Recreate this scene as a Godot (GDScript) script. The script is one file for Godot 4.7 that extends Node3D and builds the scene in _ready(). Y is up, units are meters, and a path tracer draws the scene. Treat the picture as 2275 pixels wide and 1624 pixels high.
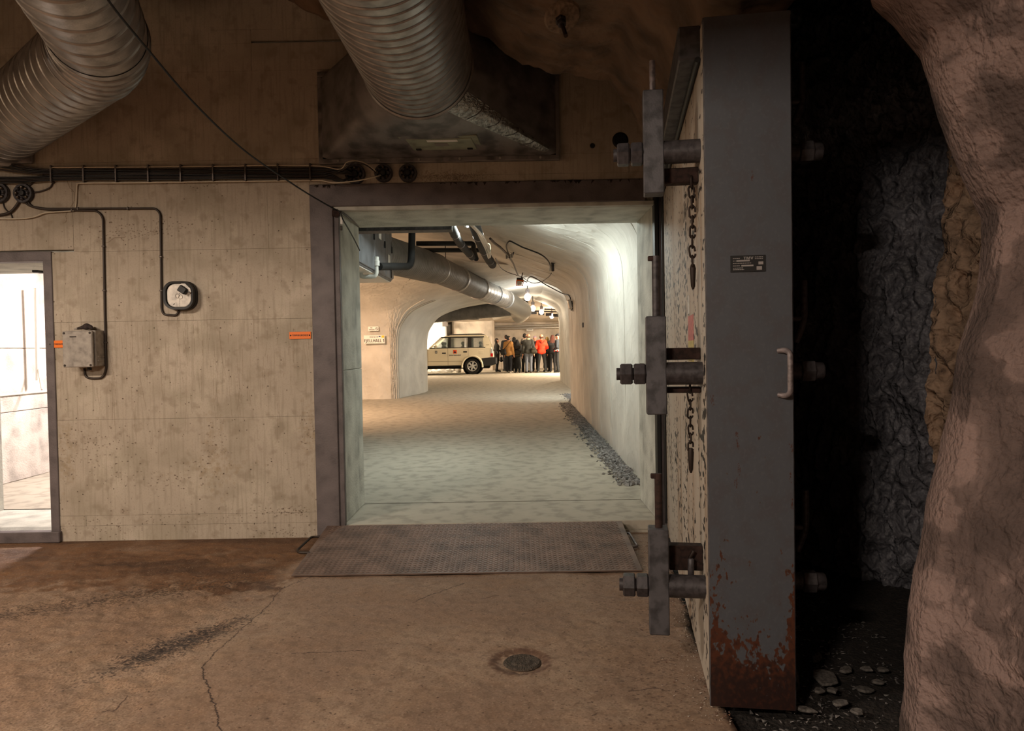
extends Node3D
# A concrete blast wall with an open steel blast door, and the lined rock hall behind it.
# x to the right, y up, the camera looks along -z. The wall's front face stands at z = -5.6.

const EYE := Vector3(0, 1.45, 0)
const FOCAL := 1600.0
const WALL_Z := -5.6
const BACK_Z := -6.4
const RISE := 0.0079          # the hall floor climbs this much per metre

var cam: Camera3D
var view_basis: Basis
var M := {}
var rng := RandomNumberGenerator.new()

func _ready():
	rng.seed = 7
	# --- camera, sky, lights, exposure
	cam = Camera3D.new(); cam.name = "camera"
	cam.fov = rad_to_deg(2.0 * atan(812.0 / FOCAL)); cam.near = 0.05; cam.far = 200.0
	cam.position = EYE
	cam.rotation = Vector3(-0.0230, 0.0055, -0.0172)
	add_child(cam); view_basis = cam.transform.basis
	var env := Environment.new()
	env.background_mode = Environment.BG_COLOR; env.background_color = Color.BLACK
	env.tonemap_mode = Environment.TONE_MAPPER_LINEAR; env.tonemap_exposure = 1.0
	env.sdfgi_enabled = true; env.ssao_enabled = true; env.ssil_enabled = true
	var we := WorldEnvironment.new(); we.name = "world_environment"; we.environment = env; add_child(we)
	make_materials()
	make_lights()
	# --- large structure
	build_floor()
	build_front_wall()
	build_entrance_shell()
	build_side_room()
	build_hall_lining()
	build_far_hall()
	build_rock()
	# --- things in front of the wall
	build_frames()
	build_foreground_ducts()
	build_wall_things()
	build_ramp()
	build_blast_door()
	build_ground_litter()
	# --- things in the hall
	build_hall_things()
	build_car()
	build_people()

# ------------------------------------------------------------------ helpers
func seen_at(px: float, py: float, depth: float) -> Vector3:
	# the point at this distance in front of the camera (along -z) where a survey of the photograph found it
	var d := view_basis * Vector3((px - 1137.5) / FOCAL, (812.0 - py) / FOCAL, -1.0)
	return EYE + d * (depth / -d.z)

func floor_y(z: float) -> float:
	return 0.085 + RISE * maxf(0.0, -z + WALL_Z)

func st() -> SurfaceTool:
	var s := SurfaceTool.new(); s.begin(Mesh.PRIMITIVE_TRIANGLES); s.set_smooth_group(-1); return s

func tri(s: SurfaceTool, a: Vector3, b: Vector3, c: Vector3):
	s.add_vertex(a); s.add_vertex(b); s.add_vertex(c)

func quad(s: SurfaceTool, a: Vector3, b: Vector3, c: Vector3, d: Vector3):
	tri(s, a, b, c); tri(s, a, c, d)

func box(s: SurfaceTool, c: Vector3, size: Vector3, bev := 0.0, b := Basis()):
	# box with chamfered edges
	var h := size * 0.5
	bev = minf(bev, minf(h.x, minf(h.y, h.z)) * 0.9)
	s.set_smooth_group(-1)
	if bev <= 0.0:
		for ax in 3:
			for sg in [-1.0, 1.0]:
				var u := (ax + 1) % 3; var v := (ax + 2) % 3
				var p := []
				for k in [[-1, -1], [-1, 1], [1, 1], [1, -1]]:
					var q := Vector3(); q[ax] = h[ax] * sg; q[u] = h[u] * k[0]; q[v] = h[v] * k[1] * sg
					p.append(c + b * q)
				quad(s, p[0], p[1], p[2], p[3])
		return
	for ax in 3:
		var u := (ax + 1) % 3; var v := (ax + 2) % 3
		for sg in [-1.0, 1.0]:
			var p := []
			for k in [[-1, -1], [-1, 1], [1, 1], [1, -1]]:
				var q := Vector3(); q[ax] = h[ax] * sg; q[u] = (h[u] - bev) * k[0]; q[v] = (h[v] - bev) * k[1] * sg
				p.append(c + b * q)
			quad(s, p[0], p[1], p[2], p[3])
		for su in [-1.0, 1.0]:
			for sv in [-1.0, 1.0]:
				var e0 := Vector3(); e0[ax] = -(h[ax] - bev); e0[u] = h[u] * su; e0[v] = (h[v] - bev) * sv
				var e1 := e0; e1[ax] = h[ax] - bev
				var f0 := e0; f0[u] = (h[u] - bev) * su; f0[v] = h[v] * sv
				var f1 := f0; f1[ax] = h[ax] - bev
				if su * sv > 0: quad(s, c + b * e0, c + b * f0, c + b * f1, c + b * e1)
				else: quad(s, c + b * e0, c + b * e1, c + b * f1, c + b * f0)
	for sx in [-1.0, 1.0]:
		for sy in [-1.0, 1.0]:
			for sz in [-1.0, 1.0]:
				var p0 := Vector3(h.x * sx, (h.y - bev) * sy, (h.z - bev) * sz)
				var p1 := Vector3((h.x - bev) * sx, h.y * sy, (h.z - bev) * sz)
				var p2 := Vector3((h.x - bev) * sx, (h.y - bev) * sy, h.z * sz)
				if sx * sy * sz > 0: tri(s, c + b * p0, c + b * p2, c + b * p1)
				else: tri(s, c + b * p0, c + b * p1, c + b * p2)

func span(s: SurfaceTool, lo: Vector3, hi: Vector3, bev := 0.0):
	box(s, (lo + hi) * 0.5, (hi - lo).abs(), bev)

func frame_of(dir: Vector3) -> Basis:
	var up := Vector3.UP if absf(dir.normalized().y) < 0.95 else Vector3.RIGHT
	var z := dir.normalized(); var x := up.cross(z).normalized()
	return Basis(x, z.cross(x), z)

func sweep(s: SurfaceTool, pts: Array, rad: Array, n := 10, caps := true, b0 = null):
	# a round section carried along a path; rad holds one radius, or one per point
	var fr: Array = []
	var t0: Vector3 = (pts[1] - pts[0]).normalized()
	var f: Basis = b0 if b0 != null else frame_of(t0)
	for i in pts.size():
		var t: Vector3
		if i == 0: t = pts[1] - pts[0]
		elif i == pts.size() - 1: t = pts[i] - pts[i - 1]
		else: t = (pts[i + 1] - pts[i]).normalized() + (pts[i] - pts[i - 1]).normalized()
		t = t.normalized()
		if t.length() < 0.5: t = f.z
		if f.z.dot(t) < 0.99999: f = Basis(Quaternion(f.z, t)) * f
		fr.append(f)
	s.set_smooth_group(1)
	var ring := []
	for i in pts.size():
		var r: float = rad[mini(i, rad.size() - 1)]
		var row := []
		for k in n:
			var a := TAU * k / n
			row.append(pts[i] + fr[i].x * (cos(a) * r) + fr[i].y * (sin(a) * r))
		ring.append(row)
	for i in pts.size() - 1:
		for k in n:
			var k2 := (k + 1) % n
			quad(s, ring[i][k], ring[i][k2], ring[i + 1][k2], ring[i + 1][k])
	s.set_smooth_group(-1)
	if caps:
		for k in range(1, n - 1):
			tri(s, ring[0][0], ring[0][k + 1], ring[0][k])
			tri(s, ring[-1][0], ring[-1][k], ring[-1][k + 1])

func rod(s: SurfaceTool, a: Vector3, b: Vector3, r: float, n := 12, r1 := -1.0):
	sweep(s, [a, b], [r, r if r1 < 0 else r1], n)

func pin(s: SurfaceTool, a: Vector3, b: Vector3, r: float, ch: float, n := 24):
	# rod with chamfered ends (n = 6 makes a nut)
	var d := (b - a).normalized()
	sweep_flat(s, [a, a + d * ch, b - d * ch, b], [r - ch, r, r, r - ch], n)

func sweep_flat(s: SurfaceTool, pts: Array, rad: Array, n: int):
	if n > 8:
		sweep(s, pts, rad, n); return
	var f := frame_of(pts[1] - pts[0]); var ring := []
	s.set_smooth_group(-1)
	for i in pts.size():
		var row := []
		for k in n:
			var a := TAU * k / n
			row.append(pts[i] + f.x * (cos(a) * rad[i]) + f.y * (sin(a) * rad[i]))
		ring.append(row)
	for i in pts.size() - 1:
		for k in n: quad(s, ring[i][k], ring[i][(k + 1) % n], ring[i + 1][(k + 1) % n], ring[i + 1][k])
	for k in range(1, n - 1):
		tri(s, ring[0][0], ring[0][k + 1], ring[0][k]); tri(s, ring[-1][0], ring[-1][k], ring[-1][k + 1])

func curve(pts: Array, step := 0.04, fillet := 0.0) -> Array:
	# smooth path through points (Catmull-Rom), or straight runs with rounded corners where fillet > 0
	var out := []
	if fillet > 0.0:
		out.append(pts[0])
		for i in range(1, pts.size() - 1):
			var a: Vector3 = (pts[i - 1] - pts[i]); var b: Vector3 = (pts[i + 1] - pts[i])
			var r := minf(fillet, minf(a.length(), b.length()) * 0.49)
			var p0: Vector3 = pts[i] + a.normalized() * r; var p1: Vector3 = pts[i] + b.normalized() * r
			for k in 7:
				var t := k / 6.0
				out.append(p0.lerp(pts[i], t).lerp(pts[i].lerp(p1, t), t))
		out.append(pts[-1])
		return out
	for i in pts.size() - 1:
		var p0: Vector3 = pts[maxi(i - 1, 0)]; var p3: Vector3 = pts[mini(i + 2, pts.size() - 1)]
		var n := maxi(2, int(pts[i].distance_to(pts[i + 1]) / step))
		for k in n: out.append(pts[i].cubic_interpolate(pts[i + 1], p0, p3, float(k) / n))
	out.append(pts[-1])
	return out

func lathe(s: SurfaceTool, prof: Array, at: Vector3, axis: Vector3, n := 24, closed := false):
	# prof: Vector2(radius, distance along axis)
	var f := frame_of(axis); var rows := []
	for p in prof:
		var row := []
		for k in n:
			var a := TAU * k / n
			row.append(at + f.z * p.y + f.x * (cos(a) * p.x) + f.y * (sin(a) * p.x))
		rows.append(row)
	var m := prof.size()
	for i in (m if closed else m - 1):
		s.set_smooth_group(-1 if not closed and i < m - 1 and absf((prof[i] - prof[i + 1]).normalized().y) < 0.05 else 2 + i)
		if closed: s.set_smooth_group(3)
		for k in n: quad(s, rows[i][k], rows[i][(k + 1) % n], rows[(i + 1) % m][(k + 1) % n], rows[(i + 1) % m][k])
	s.set_smooth_group(-1)

func prism(s: SurfaceTool, poly: PackedVector2Array, d0: float, d1: float, xf := Transform3D(), bev := 0.0):
	# polygon in the local xy plane, extruded from z = d0 to z = d1 with chamfered rims
	s.set_smooth_group(-1)
	if Geometry2D.is_polygon_clockwise(poly): poly.reverse()
	var inner := poly
	if bev > 0.0:
		inner = PackedVector2Array()
		var n0 := poly.size()
		for i in n0:
			var a := (poly[i] - poly[(i + n0 - 1) % n0]).normalized(); var b := (poly[(i + 1) % n0] - poly[i]).normalized()
			var na := Vector2(-a.y, a.x); var nb := Vector2(-b.y, b.x)
			var m := na + nb; m = m / maxf(0.35, m.dot(na)) if m.length() > 0.01 else na
			inner.append(poly[i] + m * bev)
	var idx := Geometry2D.triangulate_polygon(inner)
	if idx.is_empty(): print("no faces for a prism of ", poly.size())
	for i in range(0, idx.size(), 3):
		var a := inner[idx[i]]; var b := inner[idx[i + 1]]; var c := inner[idx[i + 2]]
		tri(s, xf * Vector3(a.x, a.y, d0), xf * Vector3(b.x, b.y, d0), xf * Vector3(c.x, c.y, d0))
		tri(s, xf * Vector3(a.x, a.y, d1), xf * Vector3(c.x, c.y, d1), xf * Vector3(b.x, b.y, d1))
	var sg := signf(d1 - d0)
	for i in poly.size():
		var j := (i + 1) % poly.size()
		var rows := [[inner[i], inner[j], d0], [poly[i], poly[j], d0 + sg * bev], [poly[i], poly[j], d1 - sg * bev], [inner[i], inner[j], d1]]
		for k in 3:
			if bev <= 0.0 and k != 1: continue
			var r = rows[k]; var q = rows[k + 1]
			quad(s, xf * Vector3(r[0].x, r[0].y, r[2]), xf * Vector3(q[0].x, q[0].y, q[2]), xf * Vector3(q[1].x, q[1].y, q[2]), xf * Vector3(r[1].x, r[1].y, r[2]))

func rounded_rect(w: float, h: float, r: float, n := 5) -> PackedVector2Array:
	var p := PackedVector2Array()
	for c in 4:
		var o := Vector2((w * 0.5 - r) * (1 if c in [0, 3] else -1), (h * 0.5 - r) * (1 if c < 2 else -1))
		for k in n + 1:
			var a := PI * 0.5 * (c + float(k) / n)
			p.append(o + Vector2(cos(a), sin(a)) * r)
	return p

func grid(nu: int, nv: int, f: Callable, flip := false) -> ArrayMesh:
	# a smooth sheet: f(u, v) with u, v in 0..1
	var P := PackedVector3Array(); var N := PackedVector3Array(); var U := PackedVector2Array(); var I := PackedInt32Array()
	for j in nv + 1:
		for i in nu + 1:
			P.append(f.call(float(i) / nu, float(j) / nv)); U.append(Vector2(float(i) / nu, float(j) / nv))
	var w := nu + 1
	for j in nv + 1:
		for i in w:
			var du := P[j * w + mini(i + 1, nu)] - P[j * w + maxi(i - 1, 0)]
			var dv := P[mini(j + 1, nv) * w + i] - P[maxi(j - 1, 0) * w + i]
			var n := du.cross(dv).normalized()
			N.append(-n if flip else n)
	for j in nv:
		for i in nu:
			var a := j * w + i
			if flip: I.append_array(PackedInt32Array([a, a + 1, a + w + 1, a, a + w + 1, a + w]))
			else: I.append_array(PackedInt32Array([a, a + w + 1, a + 1, a, a + w, a + w + 1]))
	var arr := []; arr.resize(Mesh.ARRAY_MAX)
	arr[Mesh.ARRAY_VERTEX] = P; arr[Mesh.ARRAY_NORMAL] = N; arr[Mesh.ARRAY_TEX_UV] = U; arr[Mesh.ARRAY_INDEX] = I
	var m := ArrayMesh.new(); m.add_surface_from_arrays(Mesh.PRIMITIVE_TRIANGLES, arr); return m

func put(called: String, s, m: Material, parent: Node = null) -> MeshInstance3D:
	# commits a shape as one named mesh
	var o := MeshInstance3D.new(); o.name = numbered(called, parent if parent else self)
	if s is SurfaceTool:
		s.generate_normals(); o.mesh = s.commit()
	else: o.mesh = s
	for i in o.mesh.get_surface_count(): o.mesh.surface_set_material(i, m) if not o.mesh is PrimitiveMesh else o.set_surface_override_material(i, m)
	(parent if parent else self).add_child(o, true)
	return o

func numbered(called: String, parent: Node) -> String:
	if not parent.has_node(called): return called
	var i := 1
	while parent.has_node("%s_%03d" % [called, i]): i += 1
	return "%s_%03d" % [called, i]

func thing(called: String, label: String, category: String, at := Vector3.ZERO, group := "") -> Node3D:
	var o := Node3D.new(); o.name = numbered(called, self); add_child(o); o.position = at
	return tag(o, label, category, group)

func tag(o: Node3D, label: String, category: String, group := "") -> Node3D:
	o.set_meta("label", label); o.set_meta("category", category)
	if group: o.set_meta("group", group)
	return o

func struct(called: String, s, m: Material, label := "") -> MeshInstance3D:
	var o := put(called, s, m); o.set_meta("kind", "structure")
	if label: o.set_meta("label", label)
	o.set_meta("category", called.split("_")[0])
	return o

func dup(src: Node3D, at: Vector3, label := "", group := "") -> Node3D:
	var c: Node3D = src.duplicate(); c.name = numbered(src.name.rstrip("0123456789").rstrip("_"), self); add_child(c); c.position = at
	if label: c.set_meta("label", label)
	if group: c.set_meta("group", group)
	return c

func text(line: String, cap: float, m: Material, parent: Node, xf: Transform3D, wide := 1.0, bold := true, called := "lettering") -> MeshInstance3D:
	var t := TextMesh.new(); t.text = line
	var f := SystemFont.new(); f.font_names = PackedStringArray(["Droid Sans"]); f.font_weight = 700 if bold else 400
	t.font = f; t.font_size = 64; t.pixel_size = cap / 0.714 / 64.0; t.depth = 0.0015
	var o := MeshInstance3D.new(); o.name = numbered(called, parent); o.mesh = t; o.material_override = m
	xf.basis = xf.basis * Basis.from_scale(Vector3(wide, 1, 1)); o.transform = xf
	parent.add_child(o, true)
	return o

func noise(freq: float, oct := 4, sd := 1, kind := FastNoiseLite.TYPE_SIMPLEX_SMOOTH, ridged := false) -> FastNoiseLite:
	var n := FastNoiseLite.new(); n.noise_type = kind; n.frequency = freq; n.seed = sd
	n.fractal_type = FastNoiseLite.FRACTAL_RIDGED if ridged else (FastNoiseLite.FRACTAL_FBM if oct > 1 else FastNoiseLite.FRACTAL_NONE); n.fractal_octaves = oct
	return n

func tex(n: FastNoiseLite, stops: Array, size := 512) -> NoiseTexture2D:
	# stops: [offset, brightness or Color, ...]
	var g := Gradient.new(); var off := PackedFloat32Array(); var col := PackedColorArray()
	for i in range(0, stops.size(), 2):
		off.append(stops[i]); col.append(stops[i + 1] if stops[i + 1] is Color else Color(stops[i + 1], stops[i + 1], stops[i + 1]))
	g.offsets = off; g.colors = col
	var t := NoiseTexture2D.new(); t.width = size; t.height = size; t.seamless = true; t.noise = n; t.color_ramp = g
	return t

func mat(c: Color, rough := 0.8, metal := 0.0, t: Texture2D = null, scale := 1.0, bump: Texture2D = null, cm := 0.3, world := true) -> StandardMaterial3D:
	var m := StandardMaterial3D.new(); m.albedo_color = c; m.roughness = rough; m.metallic = metal; m.cull_mode = BaseMaterial3D.CULL_DISABLED
	if t or bump:
		m.uv1_triplanar = true; m.uv1_world_triplanar = world; m.uv1_scale = Vector3.ONE * scale
		m.albedo_texture = t
		if bump: m.heightmap_enabled = true; m.heightmap_texture = bump; m.heightmap_scale = cm
	return m

func glow(c: Color, e: float) -> StandardMaterial3D:
	var m := mat(c, 0.5); m.emission_enabled = true; m.emission = c; m.emission_energy_multiplier = e; return m

# a picture of stains, pits and lines, computed layer by layer
func canvas(w: int, h: int, c: Color) -> Image:
	var im := Image.create(w, h, false, Image.FORMAT_RGB8); im.fill(c); return im

func stain(im: Image, n: FastNoiseLite, c: Color, lo: float, hi: float, most := 1.0, sx := 1, sy := 1, keep = null):
	# lays colour c over im where the noise lies between lo and hi (0..1); sx, sy stretch the noise
	var w := im.get_width(); var h := im.get_height()
	var ni := n.get_image(w / sx, h / sy, false, false, true)
	if sx > 1 or sy > 1: ni.resize(w, h, Image.INTERPOLATE_BILINEAR)
	var nd := ni.get_data(); var d := im.get_data()
	var lut := PackedInt32Array(); lut.resize(256)
	for i in 256: lut[i] = int(256.0 * most * clampf((i / 255.0 - lo) / (hi - lo), 0.0, 1.0))
	var r := int(c.r * 255); var g := int(c.g * 255); var b := int(c.b * 255)
	var use: bool = keep != null; var i3 := 0
	for y in h:
		var row := y * w
		for x in w:
			var a := lut[nd[row + x]]
			if a > 0:
				if use: a = int(a * float(keep.call(x, y)))
				d[i3] += ((r - d[i3]) * a) >> 8; d[i3 + 1] += ((g - d[i3 + 1]) * a) >> 8; d[i3 + 2] += ((b - d[i3 + 2]) * a) >> 8
			i3 += 3
	im.set_data(w, h, false, Image.FORMAT_RGB8, d)

func dab(im: Image, x: float, y: float, rx: float, ry: float, c: Color, a: float):
	for j in range(int(y - ry), int(y + ry) + 1):
		for i in range(int(x - rx), int(x + rx) + 1):
			if i < 0 or j < 0 or i >= im.get_width() or j >= im.get_height(): continue
			var q := Vector2((i - x) / maxf(rx, 0.6), (j - y) / maxf(ry, 0.6)).length()
			if q <= 1.0: im.set_pixel(i, j, im.get_pixel(i, j).lerp(c, a))

func scrawl(im: Image, p: Vector2, dir: Vector2, length: int, wobble: float, wid: float, c: Color, a: float):
	for i in length:
		dab(im, p.x, p.y, wid, wid, c, a)
		dir = dir.rotated(rng.randf_range(-wobble, wobble)); p += dir

# rounded bodies: tapered capsules joined by a smooth minimum, meshed as surface nets
func flesh(s: SurfaceTool, bones: Array, cell: float, k := 0.03, xf := Transform3D()):
	var lo := Vector3.INF; var hi := -Vector3.INF
	for b in bones:
		for e in 2:
			var r: float = b[2 + e] + cell * 3.0
			lo = lo.min(b[e] - Vector3.ONE * r); hi = hi.max(b[e] + Vector3.ONE * r)
	var n := Vector3i(((hi - lo) / cell).ceil()) + Vector3i.ONE
	var F := PackedFloat32Array(); F.resize(n.x * n.y * n.z); F.fill(1.0)
	for b in bones:
		var a: Vector3 = b[0]; var ab: Vector3 = b[1] - a; var ra: float = b[2]; var rb: float = b[3]
		var l2 := maxf(ab.length_squared(), 1e-9); var m := maxf(ra, rb) + cell * 2.5 + k
		var i0 := Vector3i(((a.min(b[1]) - Vector3.ONE * m - lo) / cell).floor()).clamp(Vector3i.ZERO, n - Vector3i.ONE)
		var i1 := Vector3i(((a.max(b[1]) + Vector3.ONE * m - lo) / cell).ceil()).clamp(Vector3i.ZERO, n - Vector3i.ONE)
		for z in range(i0.z, i1.z + 1):
			for y in range(i0.y, i1.y + 1):
				var at := (z * n.y + y) * n.x
				for x in range(i0.x, i1.x + 1):
					var p := lo + Vector3(x, y, z) * cell - a
					var t := clampf(p.dot(ab) / l2, 0.0, 1.0)
					var d := (p - ab * t).length() - ra - (rb - ra) * t
					var f := F[at + x]
					var hh := maxf(k - absf(d - f), 0.0) / k
					F[at + x] = minf(d, f) - hh * hh * k * 0.25
	var V := {}
	var sx := 1; var sy := n.x; var sz := n.x * n.y
	var off := [0, sx, sy, sx + sy, sz, sx + sz, sy + sz, sx + sy + sz]
	var faces := []
	for z in n.z - 1:
		for y in n.y - 1:
			var at := z * sz + y * sy
			for x in n.x - 1:
				var c := at + x
				if absf(F[c]) > cell * 2.2: continue
				var ins := 0
				for o in off:
					if F[c + o] < 0.0: ins += 1
				if ins == 0 or ins == 8: continue
				var sum := Vector3.ZERO; var cnt := 0
				for e in [[0, 1], [2, 3], [4, 5], [6, 7], [0, 2], [1, 3], [4, 6], [5, 7], [0, 4], [1, 5], [2, 6], [3, 7]]:
					var fa := F[c + off[e[0]]]; var fb := F[c + off[e[1]]]
					if (fa < 0.0) != (fb < 0.0):
						var t := fa / (fa - fb)
						var pa := Vector3(e[0] & 1, (e[0] >> 1) & 1, e[0] >> 2); var pb := Vector3(e[1] & 1, (e[1] >> 1) & 1, e[1] >> 2)
						sum += pa.lerp(pb, t); cnt += 1
				V[c] = xf * (lo + (Vector3(x, y, z) + sum / cnt) * cell)
				var f0 := F[c] < 0.0
				if y > 0 and z > 0 and f0 != (F[c + sx] < 0.0): faces.append([c, c - sy, c - sy - sz, c - sz, f0])
				if x > 0 and z > 0 and f0 != (F[c + sy] < 0.0): faces.append([c, c - sz, c - sz - sx, c - sx, f0])
				if x > 0 and y > 0 and f0 != (F[c + sz] < 0.0): faces.append([c, c - sx, c - sx - sy, c - sy, f0])
	s.set_smooth_group(1)
	for f in faces:
		if not (V.has(f[0]) and V.has(f[1]) and V.has(f[2]) and V.has(f[3])): continue
		if f[4]: quad(s, V[f[0]], V[f[3]], V[f[2]], V[f[1]])
		else: quad(s, V[f[0]], V[f[1]], V[f[2]], V[f[3]])
	s.set_smooth_group(-1)

# ------------------------------------------------------------------ materials
func make_materials():
	var mottle := tex(noise(0.006, 5, 3), [0.0, 0.72, 0.45, 0.9, 1.0, 1.0])
	var patchy := tex(noise(0.012, 5, 5), [0.0, 0.5, 0.4, 0.78, 0.6, 0.95, 1.0, 1.0])
	var coarse := tex(noise(0.02, 5, 8), [0.0, 0.0, 1.0, 1.0])
	var grit := tex(noise(0.09, 3, 9), [0.0, 0.0, 1.0, 1.0])
	var cells := tex(noise(0.04, 3, 12, FastNoiseLite.TYPE_CELLULAR), [0.0, 0.0, 1.0, 1.0])
	var folds := tex(noise(0.012, 3, 14, FastNoiseLite.TYPE_SIMPLEX_SMOOTH, true), [0.0, 0.0, 0.6, 0.3, 1.0, 1.0])
	var grit_pale := tex(noise(0.03, 4, 16), [0.0, 0.88, 1.0, 1.0])
	M.grit = grit; M.coarse = coarse
	M.concrete = mat(Color(0.74, 0.68, 0.60), 0.9, 0, mottle, 0.6, grit, 0.25)
	M.concrete_pale = mat(Color(0.85, 0.85, 0.81), 0.85, 0, mottle, 0.9, grit, 0.2)
	M.side_wall = mat(Color(0.90, 0.86, 0.82), 0.85, 0, mottle, 0.8, grit, 0.3)
	M.side_floor = mat(Color(0.78, 0.69, 0.61), 0.9, 0, grit_pale, 1.2, grit, 0.3)
	M.hall_floor = mat(Color(0.71, 0.68, 0.62), 0.82, 0, tex(noise(0.016, 7, 21), [0.0, 0.80, 0.34, 0.90, 0.48, 0.96, 1.0, 1.0], 1024), 0.28, coarse, 0.4)
	M.lining = mat(Color(0.88, 0.865, 0.83), 0.65, 0, tex(noise(0.005, 4, 23), [0.0, 0.86, 1.0, 1.0]), 0.4, folds, 0.8)
	M.far_wall = mat(Color(0.91, 0.86, 0.80), 0.6, 0, mottle, 0.3)
	M.frame = mat(Color(0.43, 0.395, 0.395), 0.6, 0, mottle, 1.3, grit, 0.1)
	M.rock_near = mat(Color(0.545, 0.465, 0.44), 0.92, 0, tex(noise(0.008, 6, 31), [0.0, 0.50, 0.42, 0.66, 0.52, 0.76, 0.57, 1.0, 1.0, 1.0]), 0.55, tex(noise(0.05, 6, 33), [0.0, 0.0, 1.0, 1.0], 1024), 1.7)
	M.rock_dark = mat(Color(0.49, 0.49, 0.52), 0.55, 0, tex(noise(0.012, 5, 35), [0.0, 0.45, 0.5, 0.8, 1.0, 1.0]), 0.8, cells, 3.0)
	M.rock_tan = mat(Color(0.76, 0.64, 0.54), 0.9, 0, patchy, 1.0, cells, 2.5)
	M.ceiling = mat(Color(0.50, 0.41, 0.33), 0.95, 0, patchy, 0.5, tex(noise(0.03, 5, 37), [0.0, 0.0, 1.0, 1.0]), 2.0)
	M.duct = mat(Color(0.80, 0.79, 0.78), 0.38, 0.85, tex(noise(0.01, 5, 41), [0.0, 0.66, 0.5, 0.85, 1.0, 1.0]), 1.5, grit, 0.08)
	M.duct_dark = mat(Color(0.52, 0.52, 0.52), 0.5, 0.3, mottle, 1.0)
	M.hood = mat(Color(0.58, 0.56, 0.55), 0.45, 0.5, patchy, 0.8, grit, 0.08)
	M.foil = mat(Color(0.80, 0.80, 0.78), 0.28, 0.9, patchy, 4.0, folds, 0.6)
	M.hatch = mat(Color(0.66, 0.68, 0.60), 0.55, 0.3, mottle, 2.0)
	M.steel_grey = mat(Color(0.33, 0.325, 0.34), 0.55, 0.15, patchy, 2.2, grit, 0.03)
	M.nut = mat(Color(0.29, 0.275, 0.285), 0.5, 0.25, patchy, 5.0, grit, 0.03)
	M.rust = mat(Color(0.23, 0.155, 0.13), 0.9, 0.1, patchy, 5.0, grit, 0.08)
	M.rod_grey = mat(Color(0.56, 0.52, 0.52), 0.5, 0.2, patchy, 4.0)
	M.black = mat(Color(0.045, 0.043, 0.042), 0.55)
	M.cable = mat(Color(0.075, 0.068, 0.062), 0.5)
	M.cable_brown = mat(Color(0.16, 0.12, 0.09), 0.55)
	M.cable_white = mat(Color(0.78, 0.74, 0.66), 0.5)
	M.clip = mat(Color(0.36, 0.33, 0.31), 0.45, 0.6)
	M.conduit = mat(Color(0.20, 0.16, 0.13), 0.5, 0.2)
	M.brass = mat(Color(0.33, 0.29, 0.25), 0.25, 0.5)
	M.grey_plastic = mat(Color(0.66, 0.63, 0.59), 0.55, 0, mottle, 4.0)
	M.white_plastic = mat(Color(0.88, 0.88, 0.86), 0.4)
	M.lamp_plate = mat(Color(0.93, 0.90, 0.85), 0.4, 0, mottle, 4.0)
	M.glove = mat(Color(0.23, 0.18, 0.16), 0.85, 0, patchy, 6.0)
	M.orange_sign = mat(Color(0.95, 0.47, 0.09), 0.5)
	M.ink = mat(Color(0.05, 0.05, 0.05), 0.6)
	M.sign_white = mat(Color(0.93, 0.92, 0.90), 0.45)
	M.ramp = mat(Color(0.52, 0.43, 0.38), 0.55, 0.2, tex(noise(0.01, 5, 51), [0.0, 0.6, 0.5, 0.85, 1.0, 1.0]), 1.0)
	M.chain = mat(Color(0.17, 0.13, 0.11), 0.6, 0.5)
	M.gravel = mat(Color(0.34, 0.33, 0.32), 0.95, 0, patchy, 6.0)
	M.flake = mat(Color(0.46, 0.44, 0.42), 0.9, 0, patchy, 8.0)
	M.bolt_plate = mat(Color(0.58, 0.50, 0.42), 0.8, 0.1, patchy, 5.0)
	M.cabinet = mat(Color(0.47, 0.48, 0.50), 0.45, 0.3, mottle, 1.0)
	M.pipe_black = mat(Color(0.10, 0.10, 0.105), 0.6, 0, mottle, 2.0)
	M.pipe_steel = mat(Color(0.74, 0.73, 0.71), 0.3, 0.8)
	M.foam = mat(Color(0.17, 0.165, 0.165), 0.8, 0, mottle, 2.0, grit, 0.3)
	M.earth = mat(Color(0.20, 0.175, 0.16), 0.95, 0, tex(noise(0.03, 5, 53), [0.0, 0.45, 0.5, 0.75, 1.0, 1.0]), 1.5, tex(noise(0.06, 4, 54), [0.0, 0.0, 1.0, 1.0]), 1.5)
	M.plate_mark = mat(Color(0.52, 0.50, 0.48), 0.7)
	M.patch = mat(Color(0.37, 0.33, 0.29), 0.95, 0, patchy, 8.0, cells, 1.0)

func line_x(im: Image, y: float, x0: float, x1: float, c: Color, a: float, wid := 1.0):
	for x in range(int(x0), int(x1)):
		if rng.randf() < 0.9: dab(im, x, y + rng.randf_range(-0.6, 0.6), wid, wid, c, a * rng.randf_range(0.4, 1.0))

# ------------------------------------------------------------------ light
func area(called: String, at: Vector3, towards: Vector3, size: Vector2, c: Color, e: float, owner_node: Node = null):
	var l := AreaLight3D.new(); l.name = called; l.area_size = size; l.light_color = c; l.light_energy = e
	l.area_normalize_energy = true; l.shadow_enabled = true; l.area_range = 60.0
	(owner_node if owner_node else self).add_child(l, true)
	var z := -towards.normalized(); var x := (Vector3.UP if absf(z.y) < 0.95 else Vector3.RIGHT).cross(z).normalized()
	l.transform = Transform3D(Basis(x, z.cross(x), z), at)

func omni(called: String, at: Vector3, c: Color, e: float, size := 0.05, owner_node: Node = null):
	var l := OmniLight3D.new(); l.name = called; l.position = at; l.light_color = c; l.light_energy = e; l.light_size = size
	l.shadow_enabled = true; l.omni_range = 60.0; l.omni_attenuation = 2.0
	(owner_node if owner_node else self).add_child(l, true)

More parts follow.
